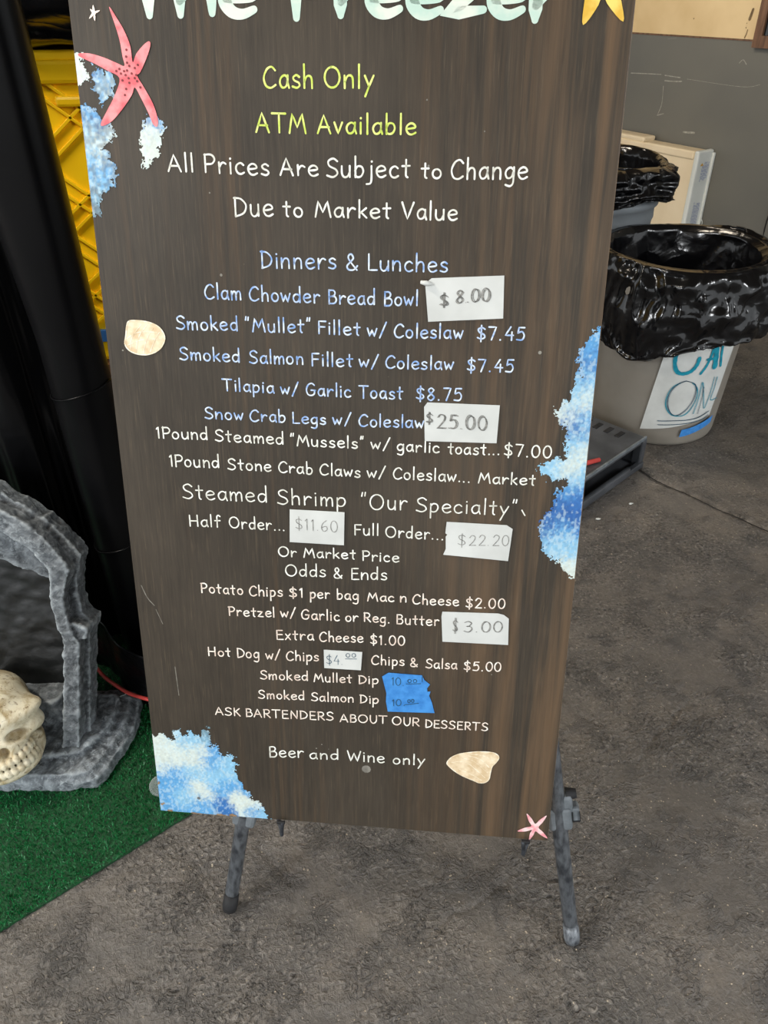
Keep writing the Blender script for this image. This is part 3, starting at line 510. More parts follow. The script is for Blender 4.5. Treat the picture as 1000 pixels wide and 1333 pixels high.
# the wall runs away to the left behind the bins
WD = Vector((-.527, .85, 0)); WN = Vector((-.85, -.527, 0)); WP = Vector((2.057, 4.204, 0))
WM = Matrix(((WD.x, WN.x, 0, WP.x), (WD.y, WN.y, 0, WP.y), (0, 0, 1, 0), (0, 0, 0, 1)))   # local x along the wall, y towards the room
wall = struct(box('wall_right', (-.005, -.12, 0), (5.2, 0, 3.0), M_wallgrey, mtx=WM))
wall2 = struct(box('wall_front', (-2.2, -.12, 0), (-.012, .006, 3.0), M_wallgrey, mtx=WM))
box('cream_panel', (-.012, 0, 1.0), (5.2, .008, 3.0), M_wallcream, wall, mtx=WM)
box('panel_shadow_line', (-.012, 0, .992), (5.2, .004, 1.0), M_brown, wall, mtx=WM)  # brown strip drawing the shadow line under the cream panel
V, F = [], []
for pts, w_ in ([[(1.08,.798),(.949,.804),(.86,.807)], .0022], [[(.832,.805),(.725,.802)], .0026], [[(.826,.779),(.76,.781),(.71,.785)], .003], [[(.83,.752),(.82,.665),(.835,.612)], .0018], [[(.838,.604),(.797,.616)], .003], [[(.635,.541),(.563,.546)], .005], [[(.677,.799),(.332,.791),(.224,.81)], .0009], [[(.372,.895),(.353,.91),(.329,.891)], .002]):
    ribbon(catmull(pts, 5), w_, V, F, 0)
V = [WM @ Vector((a, .0015, b)) for a, b, c in V]
mesh('paint_scratches', V, F, M_scr, wall)
V, F = [], []
for pts, w_ in ([[(.354,1.125),(.362,1.085)], .007], [[(.373,1.067)], .002], [[(.372,1.048)], .0025], [[(.36,1.039),(.363,1.019),(.368,1.006)], .003], [[(.70,1.077)], .003]):
    ribbon(pts, w_, V, F, 0)
V = [WM @ Vector((a, .0095, b)) for a, b, c in V]
mesh('drip_stain', V, F, M_stain, wall)
# crack line where the two walls meet
V, F = tube_data([WM @ Vector((-.008 + .004 * math.sin(i * 2.3), .004, i * .05)) for i in range(19)], .004, 6)
mesh('corner_crack', V, F, M_crackf, wall2)
win = struct(box('window_1', (-.9, .0, .99), (.02, .022, 1.9), M_glass, mtx=WM @ Matrix.Translation((.25, 0, 0))))
bm = bmesh.new()
for lo, hi in (((-.955, 0, .968), (.055, .035, 1.02)), ((-.955, 0, 1.88), (.055, .035, 1.93)), ((.01, 0, 1.02), (.055, .035, 1.88)), ((-.955, 0, 1.0), (-.91, .035, 1.88))):
    add_box(bm, lo, hi)
bmesh.ops.transform(bm, matrix=WM @ Matrix.Translation((.245, 0, 0)), verts=bm.verts)
from_bm('window_frame', bm, M_brown, win)
ceiling = struct(box('ceiling', (-6, -1.9, 2.75), (6, 9, 2.85), M_ceiling))
backwall = struct(box('wall_back', (-6, 8.6, 0), (1, 8.75, 2.75), M_wallgrey))

# ================================================================ BRUSH FONT (single-stroke hand lettering)
def ell(cx, cy, rx, ry, a0=100, n=18):
    return [(cx + rx * math.cos(math.radians(a0 + 360 * i / n)), cy + ry * math.sin(math.radians(a0 + 360 * i / n))) for i in range(n + 1)]
G = {}
def g(ch, adv, *st):
    out = []
    for s in st:
        k = s[0]; pts = [tuple(map(float, q.split(','))) for q in s[2:].split()]
        if k == 'c': pts = [tuple(q) for q in catmull(pts, 5)]
        elif k == 'e': pts = ell(*pts[0], *pts[1])
        elif k == 'l':
            r = []
            for a, b in zip(pts[:-1], pts[1:]):
                r += [(a[0] + (b[0] - a[0]) * t / 3, a[1] + (b[1] - a[1]) * t / 3) for t in range(3)]
            pts = r + [pts[-1]]
        out.append(pts)
    G[ch] = (adv, out)
g('a', 50, 'c 43,52 28,61 11,50 4,28 12,5 26,2 38,14 43,36', 'l 44,60 43,25 50,0')
g('b', 50, 'l 6,112 6,0', 'c 6,35 18,58 38,56 46,32 36,6 18,0 6,10')
g('c', 46, 'c 42,50 28,61 10,50 4,28 12,6 28,0 44,9')
g('d', 52, 'c 43,48 30,58 12,52 4,30 12,6 26,2 38,12 44,32', 'l 45,112 45,0')
g('e', 50, 'c 6,31 26,33 46,40 40,56 24,61 8,48 4,26 14,5 30,0 48,10')
g('f', 40, 'c 40,98 28,108 18,94 18,60 17,0', 'l 2,58 37,60')
g('g', 50, 'c 43,50 28,61 11,50 4,30 12,8 26,5 38,16 43,36', 'c 44,60 44,10 42,-25 28,-40 5,-33')
g('h', 50, 'l 6,112 6,0', 'c 6,30 18,55 34,58 43,42 44,0')
g('i', 16, 'l 8,60 8,0', 'd 8,84'); g('j', 26, 'c 20,60 20,-10 14,-34 -4,-38', 'd 20,84')
g('k', 46, 'l 6,110 6,0', 'l 40,60 8,27', 'l 16,34 44,0')
g('l', 16, 'l 8,112 8,0')
g('m', 70, 'l 5,60 6,0', 'c 6,30 16,55 27,58 33,42 34,0', 'c 34,30 45,55 57,58 64,42 65,0')
g('n', 50, 'l 5,60 6,0', 'c 6,30 18,55 34,58 43,42 44,0')
g('o', 50, 'e 25,30 21,30'); g('p', 50, 'l 6,60 6,-42', 'c 6,38 18,58 38,56 46,32 36,6 18,0 6,10')
g('r', 42, 'l 6,60 7,0', 'c 7,28 18,52 30,59 41,52')
g('s', 42, 'c 38,52 24,61 8,50 14,35 34,25 39,11 25,0 4,6')
g('t', 40, 'c 20,94 20,50 20,10 28,0', 'l 2,60 38,62')
g('u', 50, 'c 5,60 6,18 18,0 34,6 43,28', 'l 44,60 44,0'); g('v', 42, 'l 2,60 20,0 40,60')
g('w', 62, 'l 2,60 16,0 30,48 44,0 60,60'); g('x', 44, 'l 4,60 40,0', 'l 40,60 4,0')
g('y', 48, 'l 4,60 24,8', 'l 46,60 24,8 6,-40'); g('z', 48, 'l 4,58 42,58 4,2 46,2')
g('A', 64, 'l 0,0 30,100 62,0', 'l 12,34 54,34')
g('B', 54, 'l 6,100 6,0', 'c 6,98 34,98 45,80 36,60 8,52', 'c 8,52 42,52 53,28 40,4 6,2')
g('C', 64, 'c 62,84 44,101 20,88 4,48 14,10 38,0 62,14')
g('D', 62, 'l 8,100 8,0', 'c 3,98 36,92 60,58 48,18 8,0')
g('E', 54, 'l 50,98 8,98 8,0 54,1', 'l 8,52 46,52'); g('F', 50, 'l 50,98 8,98 8,0', 'l 8,52 44,52')
g('G', 68, 'c 60,86 42,101 18,88 4,48 14,8 38,0 58,14 62,44', 'l 36,45 66,45')
g('H', 66, 'l 6,100 6,0', 'l 58,100 58,0', 'l 6,50 58,50'); g('K', 56, 'l 8,100 8,0', 'l 50,98 10,48', 'l 20,56 54,0')
g('L', 52, 'l 8,100 8,1 52,2'); g('M', 80, 'l 0,0 15,100 38,30 62,100 78,0')
g('N', 66, 'l 6,0 8,98 56,2 58,100'); g('O', 78, 'e 38,50 36,50')
g('P', 54, 'l 8,100 8,0', 'c 4,96 38,98 54,76 42,50 10,44'); g('R', 60, 'l 8,100 8,0', 'c 4,96 38,98 52,76 42,52 12,46', 'l 22,46 58,0')
g('S', 58, 'c 54,86 34,101 10,86 16,60 46,42 54,18 32,0 3,9'); g('T', 66, 'l 0,98 64,98', 'l 32,98 32,0')
g('U', 62, 'c 6,100 8,30 30,0 54,28 56,100'); g('V', 62, 'l 0,100 28,0 60,100')
g('W', 88, 'l 0,100 22,0 44,80 66,0 88,100')
g('0', 54, 'e 27,50 24,50'); g('1', 26, 'l 6,80 18,100 18,0')
g('2', 54, 'c 6,78 22,100 46,86 40,52 6,2', 'l 6,2 52,2')
g('3', 52, 'c 6,90 26,100 44,84 34,60 18,54', 'c 18,54 40,52 48,26 30,0 4,10')
g('4', 54, 'l 34,100 4,36 52,36', 'l 40,62 40,0'); g('5', 52, 'l 48,98 14,98 10,58', 'c 10,56 34,66 48,36 36,4 4,6')
g('6', 50, 'c 40,98 14,70 4,30 20,0 44,18 38,46 10,36'); g('7', 52, 'l 4,98 48,98 22,0')
g('8', 52, 'c 44,84 26,100 10,82 24,56 46,26 26,0 6,22 26,54 44,84')
g('$', 54, 'c 48,82 30,94 8,82 16,58 42,42 48,20 28,8 4,18', 'l 27,112 27,-12')
g('&', 66, 'c 64,26 44,2 16,4 8,26 26,50 42,74 32,98 18,92 16,72 34,40 62,0')
g('.', 20, 'd 8,3'); g('/', 46, 'l 2,-10 42,110'); g('"', 34, 'l 10,112 6,88', 'l 24,112 21,88')
g('`', 30, 'l 2,60 28,0'); g('_', 60, 'l 0,0 60,6')
TRACK = 15
def word_pts(t):
    x = 0; out = []
    for ch in t:
        adv, st = G[ch]
        for s in st: out.append([(px + x, py) for px, py in s])
        x += adv + TRACK
    return out, x - TRACK
def lay_word(t, u0, v0, u1, v1, cap, w_, V, F, z, jit=0.0, taper=False, tr=None):
    st, wid = word_pts(t); s = (u1 - u0) / wid if len(t) > 1 or t not in '.' else cap / 100
    for p in st:
        jx, jy = random.uniform(-jit, jit), random.uniform(-jit, jit)
        pts = [(u0 + px * s + jx, v0 + (v1 - v0) * px / wid + py * cap / 100 + jy) for px, py in p]
        if tr: pts = [tr(*q) for q in pts]
        ribbon(pts, w_, V, F, z, taper)

# ================================================================ MENU BOARD
BU = Vector((0.994240, -0.107157, 0.002240)); BV = Vector((0.025573, 0.257462, 0.965950)); BN = Vector((-0.104085, -0.960328, 0.258719)); BO = Vector((-0.365517, 0.731238, 0.219770))
BM_ = Matrix(((BU.x, BV.x, BN.x, BO.x), (BU.y, BV.y, BN.y, BO.y), (BU.z, BV.z, BN.z, BO.z), (0, 0, 0, 1)))
board = thing('menu_board', 'tall dark-stained wooden menu board hand-painted with prices, leaning back on a metal easel', 'menu board')
board.matrix_world = BM_
bm = bmesh.new(); add_box(bm, (0, 0, -.016), (.61, 1.22, 0), .0012)
pan = from_bm('panel', bm, M_wood, board); pan.data.materials.append(M_edge)
for p in pan.data.polygons:
    if abs(p.normal.z) < .9: p.material_index = 1
ZL = .0005
titles = {'mint': 'pale mint', 'lime': 'lime green', 'white': 'white', 'blue': 'pale blue', 'cream': 'cream'}
for col, w_, ws in LINES:
  groups_ = [[ws[0]]]
  for a_, c_ in zip(ws[:-1], ws[1:]):
    if c_[1] - a_[3] > .021 or c_[0] == '`': groups_.append([])
    groups_[-1].append(c_)
  for ws in groups_:
    V, F = [], []
    for wd in ws:
        t, u0, v0, u1, v1, cap = wd
        lay_word(t, u0, v0, u1, v1, cap, w_ * (.66 if col != 'mint' else .95), V, F, ZL, .0003, col == 'mint')
    o = mesh('lettering', V, F, PAINT[col], board)
    if ws[0][0] == '`': o.name = 'paint_drip'; continue
    o['label'] = titles[col] + ' hand-painted words ' + ' '.join(w[0] for w in ws).replace('"', '').replace('`', '').strip() if col != 'mint' else 'large mint title words The Freezer at the top'
def filled(name, outline, mat, parent, z, n=4, thick=0.0, sm=True):
    pts = catmull(outline, n, True) if sm else [np.array(p) for p in outline]
    bm = bmesh.new(); vs_ = [bm.verts.new((p[0], p[1], z)) for p in pts]
    f = bm.faces.new(vs_)
    if f.calc_area() and f.normal.z < 0: f.normal_flip()
    bm.normal_update()
    if thick:
        r = bmesh.ops.extrude_face_region(bm, geom=[f]); 
        for v in r['geom']:
            if isinstance(v, bmesh.types.BMVert): v.co.z += thick
    bmesh.ops.triangulate(bm, faces=bm.faces[:])
    bmesh.ops.recalc_face_normals(bm, faces=bm.faces[:])
    bm.normal_update()
    if not thick and bm.faces[0].normal.z < 0: bmesh.ops.reverse_faces(bm, faces=bm.faces[:])
    return from_bm(name, bm, mat, parent)
rs = filled('painted_starfish', RED, M_red, board, ZL * 2); rs['label'] = 'large coral red painted starfish with dark dots'
V, F = [], []
for p in REDDOT: ribbon([p], .0011, V, F, ZL * 2.6)
mesh('dots', V, F, M_dot, rs)
filled('painted_starfish', SMALL, M_cream_star, board, ZL * 2)['label'] = 'tiny cream painted starfish above the coral one'
filled('painted_starfish', YELLOW, M_yellow_star, board, ZL * 2)['label'] = 'yellow painted starfish at the end of the title'
ps = filled('painted_starfish', PINK, M_pink, board, ZL * 2); ps['label'] = 'small pink painted starfish in the lower right corner'
for nm, ol, ls in (('rounded cream painted seashell beside the dinner list', SHELL1, SHELL1L), ('pointed cream painted seashell at the lower right', SHELL2, SHELL2L)):
    s_ = filled('painted_seashell', ol, M_shell, board, ZL * 2); s_['label'] = nm
    V, F = [], []
    for l in ls: ribbon(catmull(l, 5), .00045, V, F, ZL * 2.6)
    ribbon(catmull(ol, 3, True) + [np.array(ol[0])], .0007, V, F, ZL * 2.7)
    mesh('highlight_lines', V, F, M_shell_line, s_)
WC = {'w': (206, 216, 208), 'l': (136, 188, 218), 's': (104, 134, 148), 'b': (88, 156, 208), 'd': (50, 110, 176), 'D': (34, 88, 158)}
def in_poly(X, Y, poly):
    r = np.zeros(X.shape, bool); n = len(poly)
    for i in range(n):
        xa, ya = poly[i]; xb, yb = poly[(i + 1) % n]
        c = ((ya > Y) != (yb > Y)) & (X < (xb - xa) * (Y - ya) / (yb - ya + 1e-12) + xa)
        r ^= c
    return r
wave_label = {'topleft_white': 'white sea foam dabs at the upper left edge', 'blue_puff': 'small blue sea spray below the starfish arm', 'upper_left': 'long blue and white wave down the upper left edge', 'under_arm': 'white foam with blue top under the starfish arm', 'right': 'long blue and white wave along the right edge', 'lower_left': 'big blue and white wave filling the lower left corner'}
for key, (poly, blobs) in WAVE.items():
    poly = np.array(poly)
    poly[poly[:, 0] < .004, 0] = -.03; poly[poly[:, 0] > .600, 0] = .64; poly[poly[:, 1] < .004, 1] = -.03
    lo = poly.min(0) - .008; hi = poly.max(0) + .008
    hi = np.minimum(hi, [.6092, 1.2])
    lo = np.maximum(lo, .0008); hi = np.minimum(hi, [.6092, 1.2]); h = .0009 if key not in ('right', 'lower_left') else .0011
    gx = np.arange(lo[0], hi[0], h); gy = np.arange(lo[1], hi[1], h)
    X, Y = np.meshgrid(gx, gy, indexing='ij')
    k = 150
    dx = (fbm(X * k, Y * k, 1, 4) - .5) * .018; dy = (fbm(X * k, Y * k, 9, 4) - .5) * .018
    dx2 = (fbm(X * 500, Y * 500, 2, 2) - .5) * .006; dy2 = (fbm(X * 500, Y * 500, 4, 2) - .5) * .006
    ins = in_poly(X + dx + dx2, Y + dy + dy2, poly)
    near = in_poly(X + dx * .5 + dx2 * 2.2, Y + dy * .5 + dy2 * 2.2, poly)
    ins &= near | (vnoise(X * 700, Y * 700, 11) > .55)
    num = np.zeros((*X.shape, 3)); den = np.zeros(X.shape)
    for bu, bv, br, c in blobs:
        wgt = np.exp(-((X + dx * .9 - bu) ** 2 + (Y + dy * .9 - bv) ** 2) / (br * 1.25) ** 2 * 1.3) * (.35 + fbm(X * 420 + ord(c) * 7, Y * 420, ord(c), 3)) ** 3.5
        num += wgt[..., None] * np.array(srgb(*WC[c])[:3]); den += wgt
    bl = np.array(srgb(*WC['b'])[:3]); num += bl * 1e-3; den += 1e-3
    col_ = num / den[..., None]
    dab = fbm(X * 330, Y * 330, 6, 3); col_ = col_ * (.80 + .40 * dab)[..., None]
    fl_ = np.clip((fbm(X * 330, Y * 200, 8, 3) - .56) * 6, 0, .38)[..., None]; col_ = col_ * (1 - fl_) + np.array(srgb(204, 224, 228)[:3]) * fl_
    ed = np.clip(1.5 - 2.0 * vnoise(X * 240, Y * 240, 14), 0, 1) if key in ('upper_left', 'blue_puff') else np.ones(X.shape)
    base = np.array([.055, .045, .038]); a_ = (.55 + .45 * ed)[..., None]; col_ = np.clip(col_ * a_ + base * (1 - a_), 0, 1)
    nx, ny = X.shape; idx = np.arange(nx * ny).reshape(nx, ny)
    cell = ins[:-1, :-1]
    Qw = np.stack([idx[:-1, :-1][cell], idx[1:, :-1][cell], idx[1:, 1:][cell], idx[:-1, 1:][cell]], -1)
    used = np.unique(Qw); rem = -np.ones(nx * ny, int); rem[used] = np.arange(len(used))
    P = np.stack([X, Y, np.full(X.shape, ZL * (1.0 if key != 'under_arm' else 1.2))], -1).reshape(-1, 3)[used]
    cc = np.concatenate([col_.reshape(-1, 3)[used], np.ones((len(used), 1))], 1)
    wv = mesh_np('painted_wave', P, rem[Qw], M_wave, board, False, cc); wv['label'] = wave_label[key]
# a screw hole, chips and drips on the board
V, F = [], []
for p, r in (((.0655, .0315), .0022),): ribbon([p], r, V, F, ZL * 3)
mesh('screw_hole', V, F, M_greyclamp, board)
for a, b, c, d in ((.002, .012, .006, .006), (.012, .0012, .010, .0035), (.092, .0008, .016, .003), (.112, .0012, .014, .004), (.0012, .052, .004, .006), (.05, .0005, .02, .002)):
    ol = [(a + c * random.uniform(.6, 1.2) * (.5 + .5 * math.cos(q)), b + d * random.uniform(.6, 1.3) * (.5 + .5 * math.sin(q))) for q in np.linspace(0, 2 * PI, 11)[:-1]]
    mesh('paint_chip', [(max(p[0], .0005), max(p[1], .0003), ZL * 3) for p in ol], [tuple(range(10))], M_edge, board)
# pale scuffs and specks in the stain
for pts, w_ in SCUFF:
    V, F = [], []; ribbon(catmull(pts, 4) if len(pts) > 1 else pts, w_, V, F, ZL * .6); mesh('scuff_mark', V, F, M_scuff, board)
# taped prices
desc = {'$8.00': 'white paper price label reading $8.00', '$25.00': 'white paper price label reading $25.00', '$11.60': 'white paper price label reading $11.60', '$22.20': 'white paper price label reading $22.20', '$3.00': 'white paper price label reading $3.00', '$4.00': 'small white paper price label reading $4.00', 'tape1': 'upper blue tape price reading 10.00', 'tape2': 'lower blue tape price reading 10.00'}
for (nm, ol), hand in zip(LABEL, HAND):
    tp = nm.startswith('tape')
    lb = filled('price_tape' if tp else 'price_label', ol, M_bluetape if tp else M_paper, board, .0009 if nm == 'tape2' else .0012, 1, .0005, sm=False)
    lb['label'] = desc[nm]
    V, F = [], []
    for t, u0, v0, u1, v1, cap in hand:
        passes = 3 if nm in ('$8.00', '$25.00') else (2 if nm == '$3.00' else 1)
        for k in range(passes):
            o_ = (k - (passes - 1) / 2) * .0011
            lay_word(t, u0 + o_, v0 + o_ * .5, u1 + o_, v1 - o_ * .4, cap * (1 - .03 * k), .00042 if not tp else .0005, V, F, .0021 if not tp else .0020, .0004)
    mesh('handwriting', V, F, PAINT['navy'] if tp or nm == '$4.00' else PAINT['pencil'], lb)
# torn corner curl of the first label
V, F = tube_data([(.3955, .8165, .004), (.402, .8155, .006), (.409, .8145, .003)], [.002, .0032, .0015], 8)
mesh('torn_corner', V, F, M_paper, board, True)

# ================================================================ DISPLAY EASEL (behind the board)
easel = thing('display_easel', 'folding metal display easel with worn black legs holding up the menu board', 'easel')
easel.matrix_world = BM_
def BW(u, v, n): return BM_ @ Vector((u, v, n))
def floor_hit(u, v, n, du, dv, dn):
    a = BW(u, v, n); d = BM_.to_3x3() @ Vector((du, dv, dn)); t = a.z / -d.z
    q = Vector((u, v, n)) + Vector((du, dv, dn)) * t; return q
APEX = Vector((.385, 1.30, -.036))
for tip in (Vector((.0945, -.2110, -.020)), Vector((.6650, -.1915, -.020))):
    top = APEX + Vector((-.02 if tip.x < .3 else .02, 0, 0))
    d = (tip - top); L_ = d.length; dn = d.normalized()
    k = Vector((BM_.to_3x3().transposed() @ Vector((0, 0, 1)))[:])
    # slide the foot along the leg until its tip rests on the floor
    t_ = -(BM_ @ tip).z / (BM_.to_3x3() @ dn).z
    tip = tip + dn * (t_ - .010 / abs((BM_.to_3x3() @ dn).z) * 1.0 + .006)
    mid = top + (tip - top) * .50
    V, F = tube_data([top, mid, mid, top + (tip - top) * .975], [.016, .016, .0135, .0115], 18)
    lg = mesh('leg', V, F, M_silver, easel, True)
    V, F = tube_data([tip - dn * .034, tip - dn * .010, tip - dn * .001, tip], [.0125, .0132, .012, .007], 18)
    ft = mesh('rubber_foot', V, F, M_rubber if tip.x < .3 else M_silver, lg, True)
rear = Vector((.39, 1.28, -.05)); rt = floor_hit(.39, 1.28, -.05, -.02, -.9, -.62)
V, F = tube_data([rear, rt - (rt - rear).normalized() * .008], [.012, .0095], 16)
lg = mesh('leg', V, F, M_silver, easel, True)
bm = bmesh.new(); add_box(bm, (.35, 1.255, -.062), (.43, 1.345, -.022), .008); from_bm('hub', bm, M_darkmetal, easel)
# socket collars where the lower leg sections slide out
def collar(u, v, ang, mats, big):
    mt = Matrix.Translation((u, v, -.028)) @ Matrix.Rotation(ang, 4, 'Z')
    bm = bmesh.new()
    add_box(bm, (-.019, -.022, -.018), (.019, .020, .016), .006)
    if big:
        add_box(bm, (-.018, .004, -.014), (.022, .040, .012), .006)
        add_box(bm, (.014, -.012, -.010), (.031, .016, .010), .004)
    bmesh.ops.transform(bm, matrix=mt, verts=bm.verts)
    c = from_bm('collar', bm, mats, easel)
    if big:
        bm = bmesh.new(); bmesh.ops.create_cone(bm, cap_ends=True, segments=20, radius1=.010, radius2=.007, depth=.016)
        bmesh.ops.transform(bm, matrix=mt @ Matrix.Translation((.021, .036, 0)) @ Matrix.Rotation(PI / 2, 4, 'Y'), verts=bm.verts)
        from_bm('knob', bm, M_rubber, c)
        bm = bmesh.new(); add_box(bm, (.019, -.007, .010), (.0205, .010, .0118)); add_box(bm, (.019, -.0085, .010), (.030, -.007, .0118)); add_box(bm, (.030, -.007, .010), (.0312, .010, .0118))
        bmesh.ops.transform(bm, matrix=mt, verts=bm.verts); from_bm('latch', bm, M_rubber, c)
collar(.132, -.012, -.19, M_greyclamp, False)
collar(.6275, .030, .17, M_greyclamp, True)
for hu, flip in ((.197, 1), (.575, -1)):
    # bent rod that passes under the board and turns up in front of it
    pts = [(hu - .012 * flip, .006, -.024), (hu - .012 * flip, -.006, -.020), (hu - .004 * flip, -.016, -.004), (hu + .001 * flip, -.022, .008), (hu + .002 * flip, -.010, .010), (hu + .003 * flip, .004, .009)]
    V, F = tube_data(catmull(pts, 4), .0030, 8); hk = mesh('ledge_hook', V, F, M_darkmetal, easel, True)
    bm = bmesh.new(); add_box(bm, (hu - .0055, .001, .0065), (hu + .0075, .0065, .0115), .0015); from_bm('hook_cap', bm, M_rubber, hk)
V, F = tube_data([(.10, .22, -.032), (.57, .22, -.032)], .006, 10); mesh('crossbar', V, F, M_silver, easel, True)

# ================================================================ TURF MAT
TO = [(-1.9, -.30), (-.658, .652), (-.383, .864), (-.18, 1.02), (-.12, 1.10), (-.22, 1.20), (-.40, 1.22), (-.47, 1.42), (-1.2, 1.55), (-1.9, 1.5)]
bm = bmesh.new(); vs_ = [bm.verts.new((x, y, .001)) for x, y in TO]; f = bm.faces.new(vs_)
r = bmesh.ops.extrude_face_region(bm, geom=[f])
for v in r['geom']:
    if isinstance(v, bmesh.types.BMVert): v.co.z = .006
bmesh.ops.recalc_face_normals(bm, faces=bm.faces[:])
turf = thing('turf_mat', 'bright green artificial grass mat spread under the stone arch prop', 'turf mat')
from_bm('backing', bm, M_turf, turf)
rng = np.random.RandomState(5)
n = 95000
px_ = rng.uniform(-1.02, -.12, n); py_ = rng.uniform(.38, 1.38, n)
row = .0042; py_ = np.round(py_ / row) * row + rng.normal(0, .0008, n)
TP = np.array(TO); ok = in_poly(px_, py_, TP); px_, py_ = px_[ok], py_[ok]; n = len(px_)
hgt = rng.uniform(.0035, .008, n); an = rng.uniform(0, 2 * PI, n); wd_ = rng.uniform(.0006, .0011, n)
lx, ly = rng.normal(0, .0022, n), rng.normal(0, .0022, n)
cx, cy = np.cos(an) * wd_, np.sin(an) * wd_
a = np.stack([px_ - cx, py_ - cy, np.full(n, .005)], -1); b = np.stack([px_ + cx, py_ + cy, np.full(n, .005)], -1)
c = np.stack([px_ + cx * .6 + lx, py_ + cy * .6 + ly, .005 + hgt], -1); d = np.stack([px_ - cx * .6 + lx, py_ - cy * .6 + ly, .005 + hgt], -1)
P = np.stack([a, b, c, d], 1).reshape(-1, 3)
bl = mesh_np('grass_blades', P, np.arange(4 * n).reshape(n, 4), M_blade, turf, False); bl['kind'] = 'stuff'

# ================================================================ FOAM STONE ARCH
def remesh(o, vox, disp, scale, seed=0, smooth=2):
    md = o.modifiers.new('r', 'REMESH'); md.mode = 'VOXEL'; md.voxel_size = vox; md.use_smooth_shade = True
    if smooth:
        s_ = o.modifiers.new('s', 'SMOOTH'); s_.iterations = smooth; s_.factor = .6
    tx = bpy.data.textures.new('chisel%d' % seed, 'MUSGRAVE' if False else 'CLOUDS'); tx.noise_scale = scale; tx.noise_depth = 3
    d = o.modifiers.new('d', 'DISPLACE'); d.texture = tx; d.strength = disp; d.mid_level = .5; d.texture_coords = 'LOCAL'
def extrude_poly(bm, pts, z0, z1, axis='y', top_scale=None):
    """pts in the (x, z) plane pushed along y (axis y) or in (x, y) pushed up (axis z)"""
    f3 = (lambda a, b, c: (a, c, b)) if axis == 'y' else (lambda a, b, c: (a, b, c))
    A = [bm.verts.new(f3(x, y, z0)) for x, y in pts]
    if top_scale:
        cx = sum(p[0] for p in pts) / len(pts); cy = sum(p[1] for p in pts) / len(pts)
        P2 = [(cx + (x - cx) * top_scale, cy + (y - cy) * top_scale) for x, y in pts]
    else: P2 = pts
    B_ = [bm.verts.new(f3(x, y, z1)) for x, y in P2]
    bm.faces.new(A); bm.faces.new(B_[::-1]); n = len(pts)
    for i in range(n): bm.faces.new((A[i], B_[i], B_[(i + 1) % n], A[(i + 1) % n]))
tomb = thing('stone_arch_prop', 'grey painted foam gothic arch tombstone decoration standing on the green turf', 'tombstone decoration', (-.80, 1.0, 0))
front_o = [(.182,-.02),(.189,.012),(.220,.229),(.207,.257),(.201,.317),(.223,.378),(.218,.392),(.185,.445),(.149,.477),(.118,.497),(.05,.524),(0,.534)]
back_o = [(.196,-.02),(.200,.03),(.226,.228),(.237,.250),(.219,.274),(.214,.315),(.220,.353),(.233,.393),(.212,.425),(.174,.469),(.168,.468),(.135,.500),(.128,.500),(.091,.530),(.05,.552),(0,.566)]
inner = [(.152,-.02),(.160,.032),(.190,.234),(.177,.306),(.186,.378),(.157,.420),(.109,.458),(.05,.486),(0,.497)]
def ring(o): return o + [(-x, y) for x, y in o[-2::-1]] + [(-x, y) for x, y in inner] + inner[-2::-1]
tilt = Matrix.Translation((0, 0, .056)) @ Matrix.Rotation(-math.atan(.3), 4, 'X')
bm = bmesh.new(); extrude_poly(bm, ring(front_o), -.020, .03); extrude_poly(bm, ring(back_o), .018, .062)
for s in (1, -1):
    cap = [(s * .186, .226), (s * .232, .236), (s * .236, .256), (s * .208, .268), (s * .190, .262)]
    extrude_poly(bm, cap, -.012, .066)
bmesh.ops.recalc_face_normals(bm, faces=bm.faces[:])
bmesh.ops.transform(bm, matrix=tilt, verts=bm.verts)
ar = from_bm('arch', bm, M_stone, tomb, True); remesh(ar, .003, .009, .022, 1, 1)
rec = [(.20, .30), (.165, .30), (.160, .332), (.154, .335), (.113, .357), (.073, .376), (0, .390)]
recf = rec + [(-x, y) for x, y in rec[-2::-1]] + [(-.20, .38), (-.13, .46), (0, .51), (.13, .46), (.20, .38)]
bm = bmesh.new(); extrude_poly(bm, recf, .042, .066); bmesh.ops.recalc_face_normals(bm, faces=bm.faces[:])
bmesh.ops.transform(bm, matrix=tilt, verts=bm.verts)
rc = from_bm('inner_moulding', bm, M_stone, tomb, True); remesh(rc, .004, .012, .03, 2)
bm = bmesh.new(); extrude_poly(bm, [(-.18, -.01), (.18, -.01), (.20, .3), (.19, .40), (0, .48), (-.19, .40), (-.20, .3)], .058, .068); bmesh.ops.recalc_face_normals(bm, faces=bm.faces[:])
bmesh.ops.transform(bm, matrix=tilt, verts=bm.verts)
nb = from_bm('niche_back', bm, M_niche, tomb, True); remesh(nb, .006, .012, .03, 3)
def rounded(pts, r=.03, n=5):
    out = []; N = len(pts)
    for i in range(N):
        a, b, c = [np.array(pts[(i + k) % N], float) for k in (-1, 0, 1)]
        p = b + (a - b) / np.hypot(*(a - b)) * r; q = b + (c - b) / np.hypot(*(c - b)) * r
        for k in range(n + 1):
            t = k / n; out.append(tuple((1 - t) ** 2 * p + 2 * t * (1 - t) * b + t * t * q))
    return out
bm = bmesh.new()
bs = [(-.232, -.080), (.232, -.080), (.275, .05), (.262, .155), (-.262, .155), (-.275, .05)]
extrude_poly(bm, rounded(bs, .03), 0.007, .034, 'z')
extrude_poly(bm, [(x * .985, y * .96) for x, y in rounded(bs, .03)], .030, .046, 'z', .95)
extrude_poly(bm, rounded([(-.20, -.038), (.195, -.038), (.238, .03), (.24, .12), (-.24, .12), (-.24, .03)], .02), .03, .062, 'z', .97)
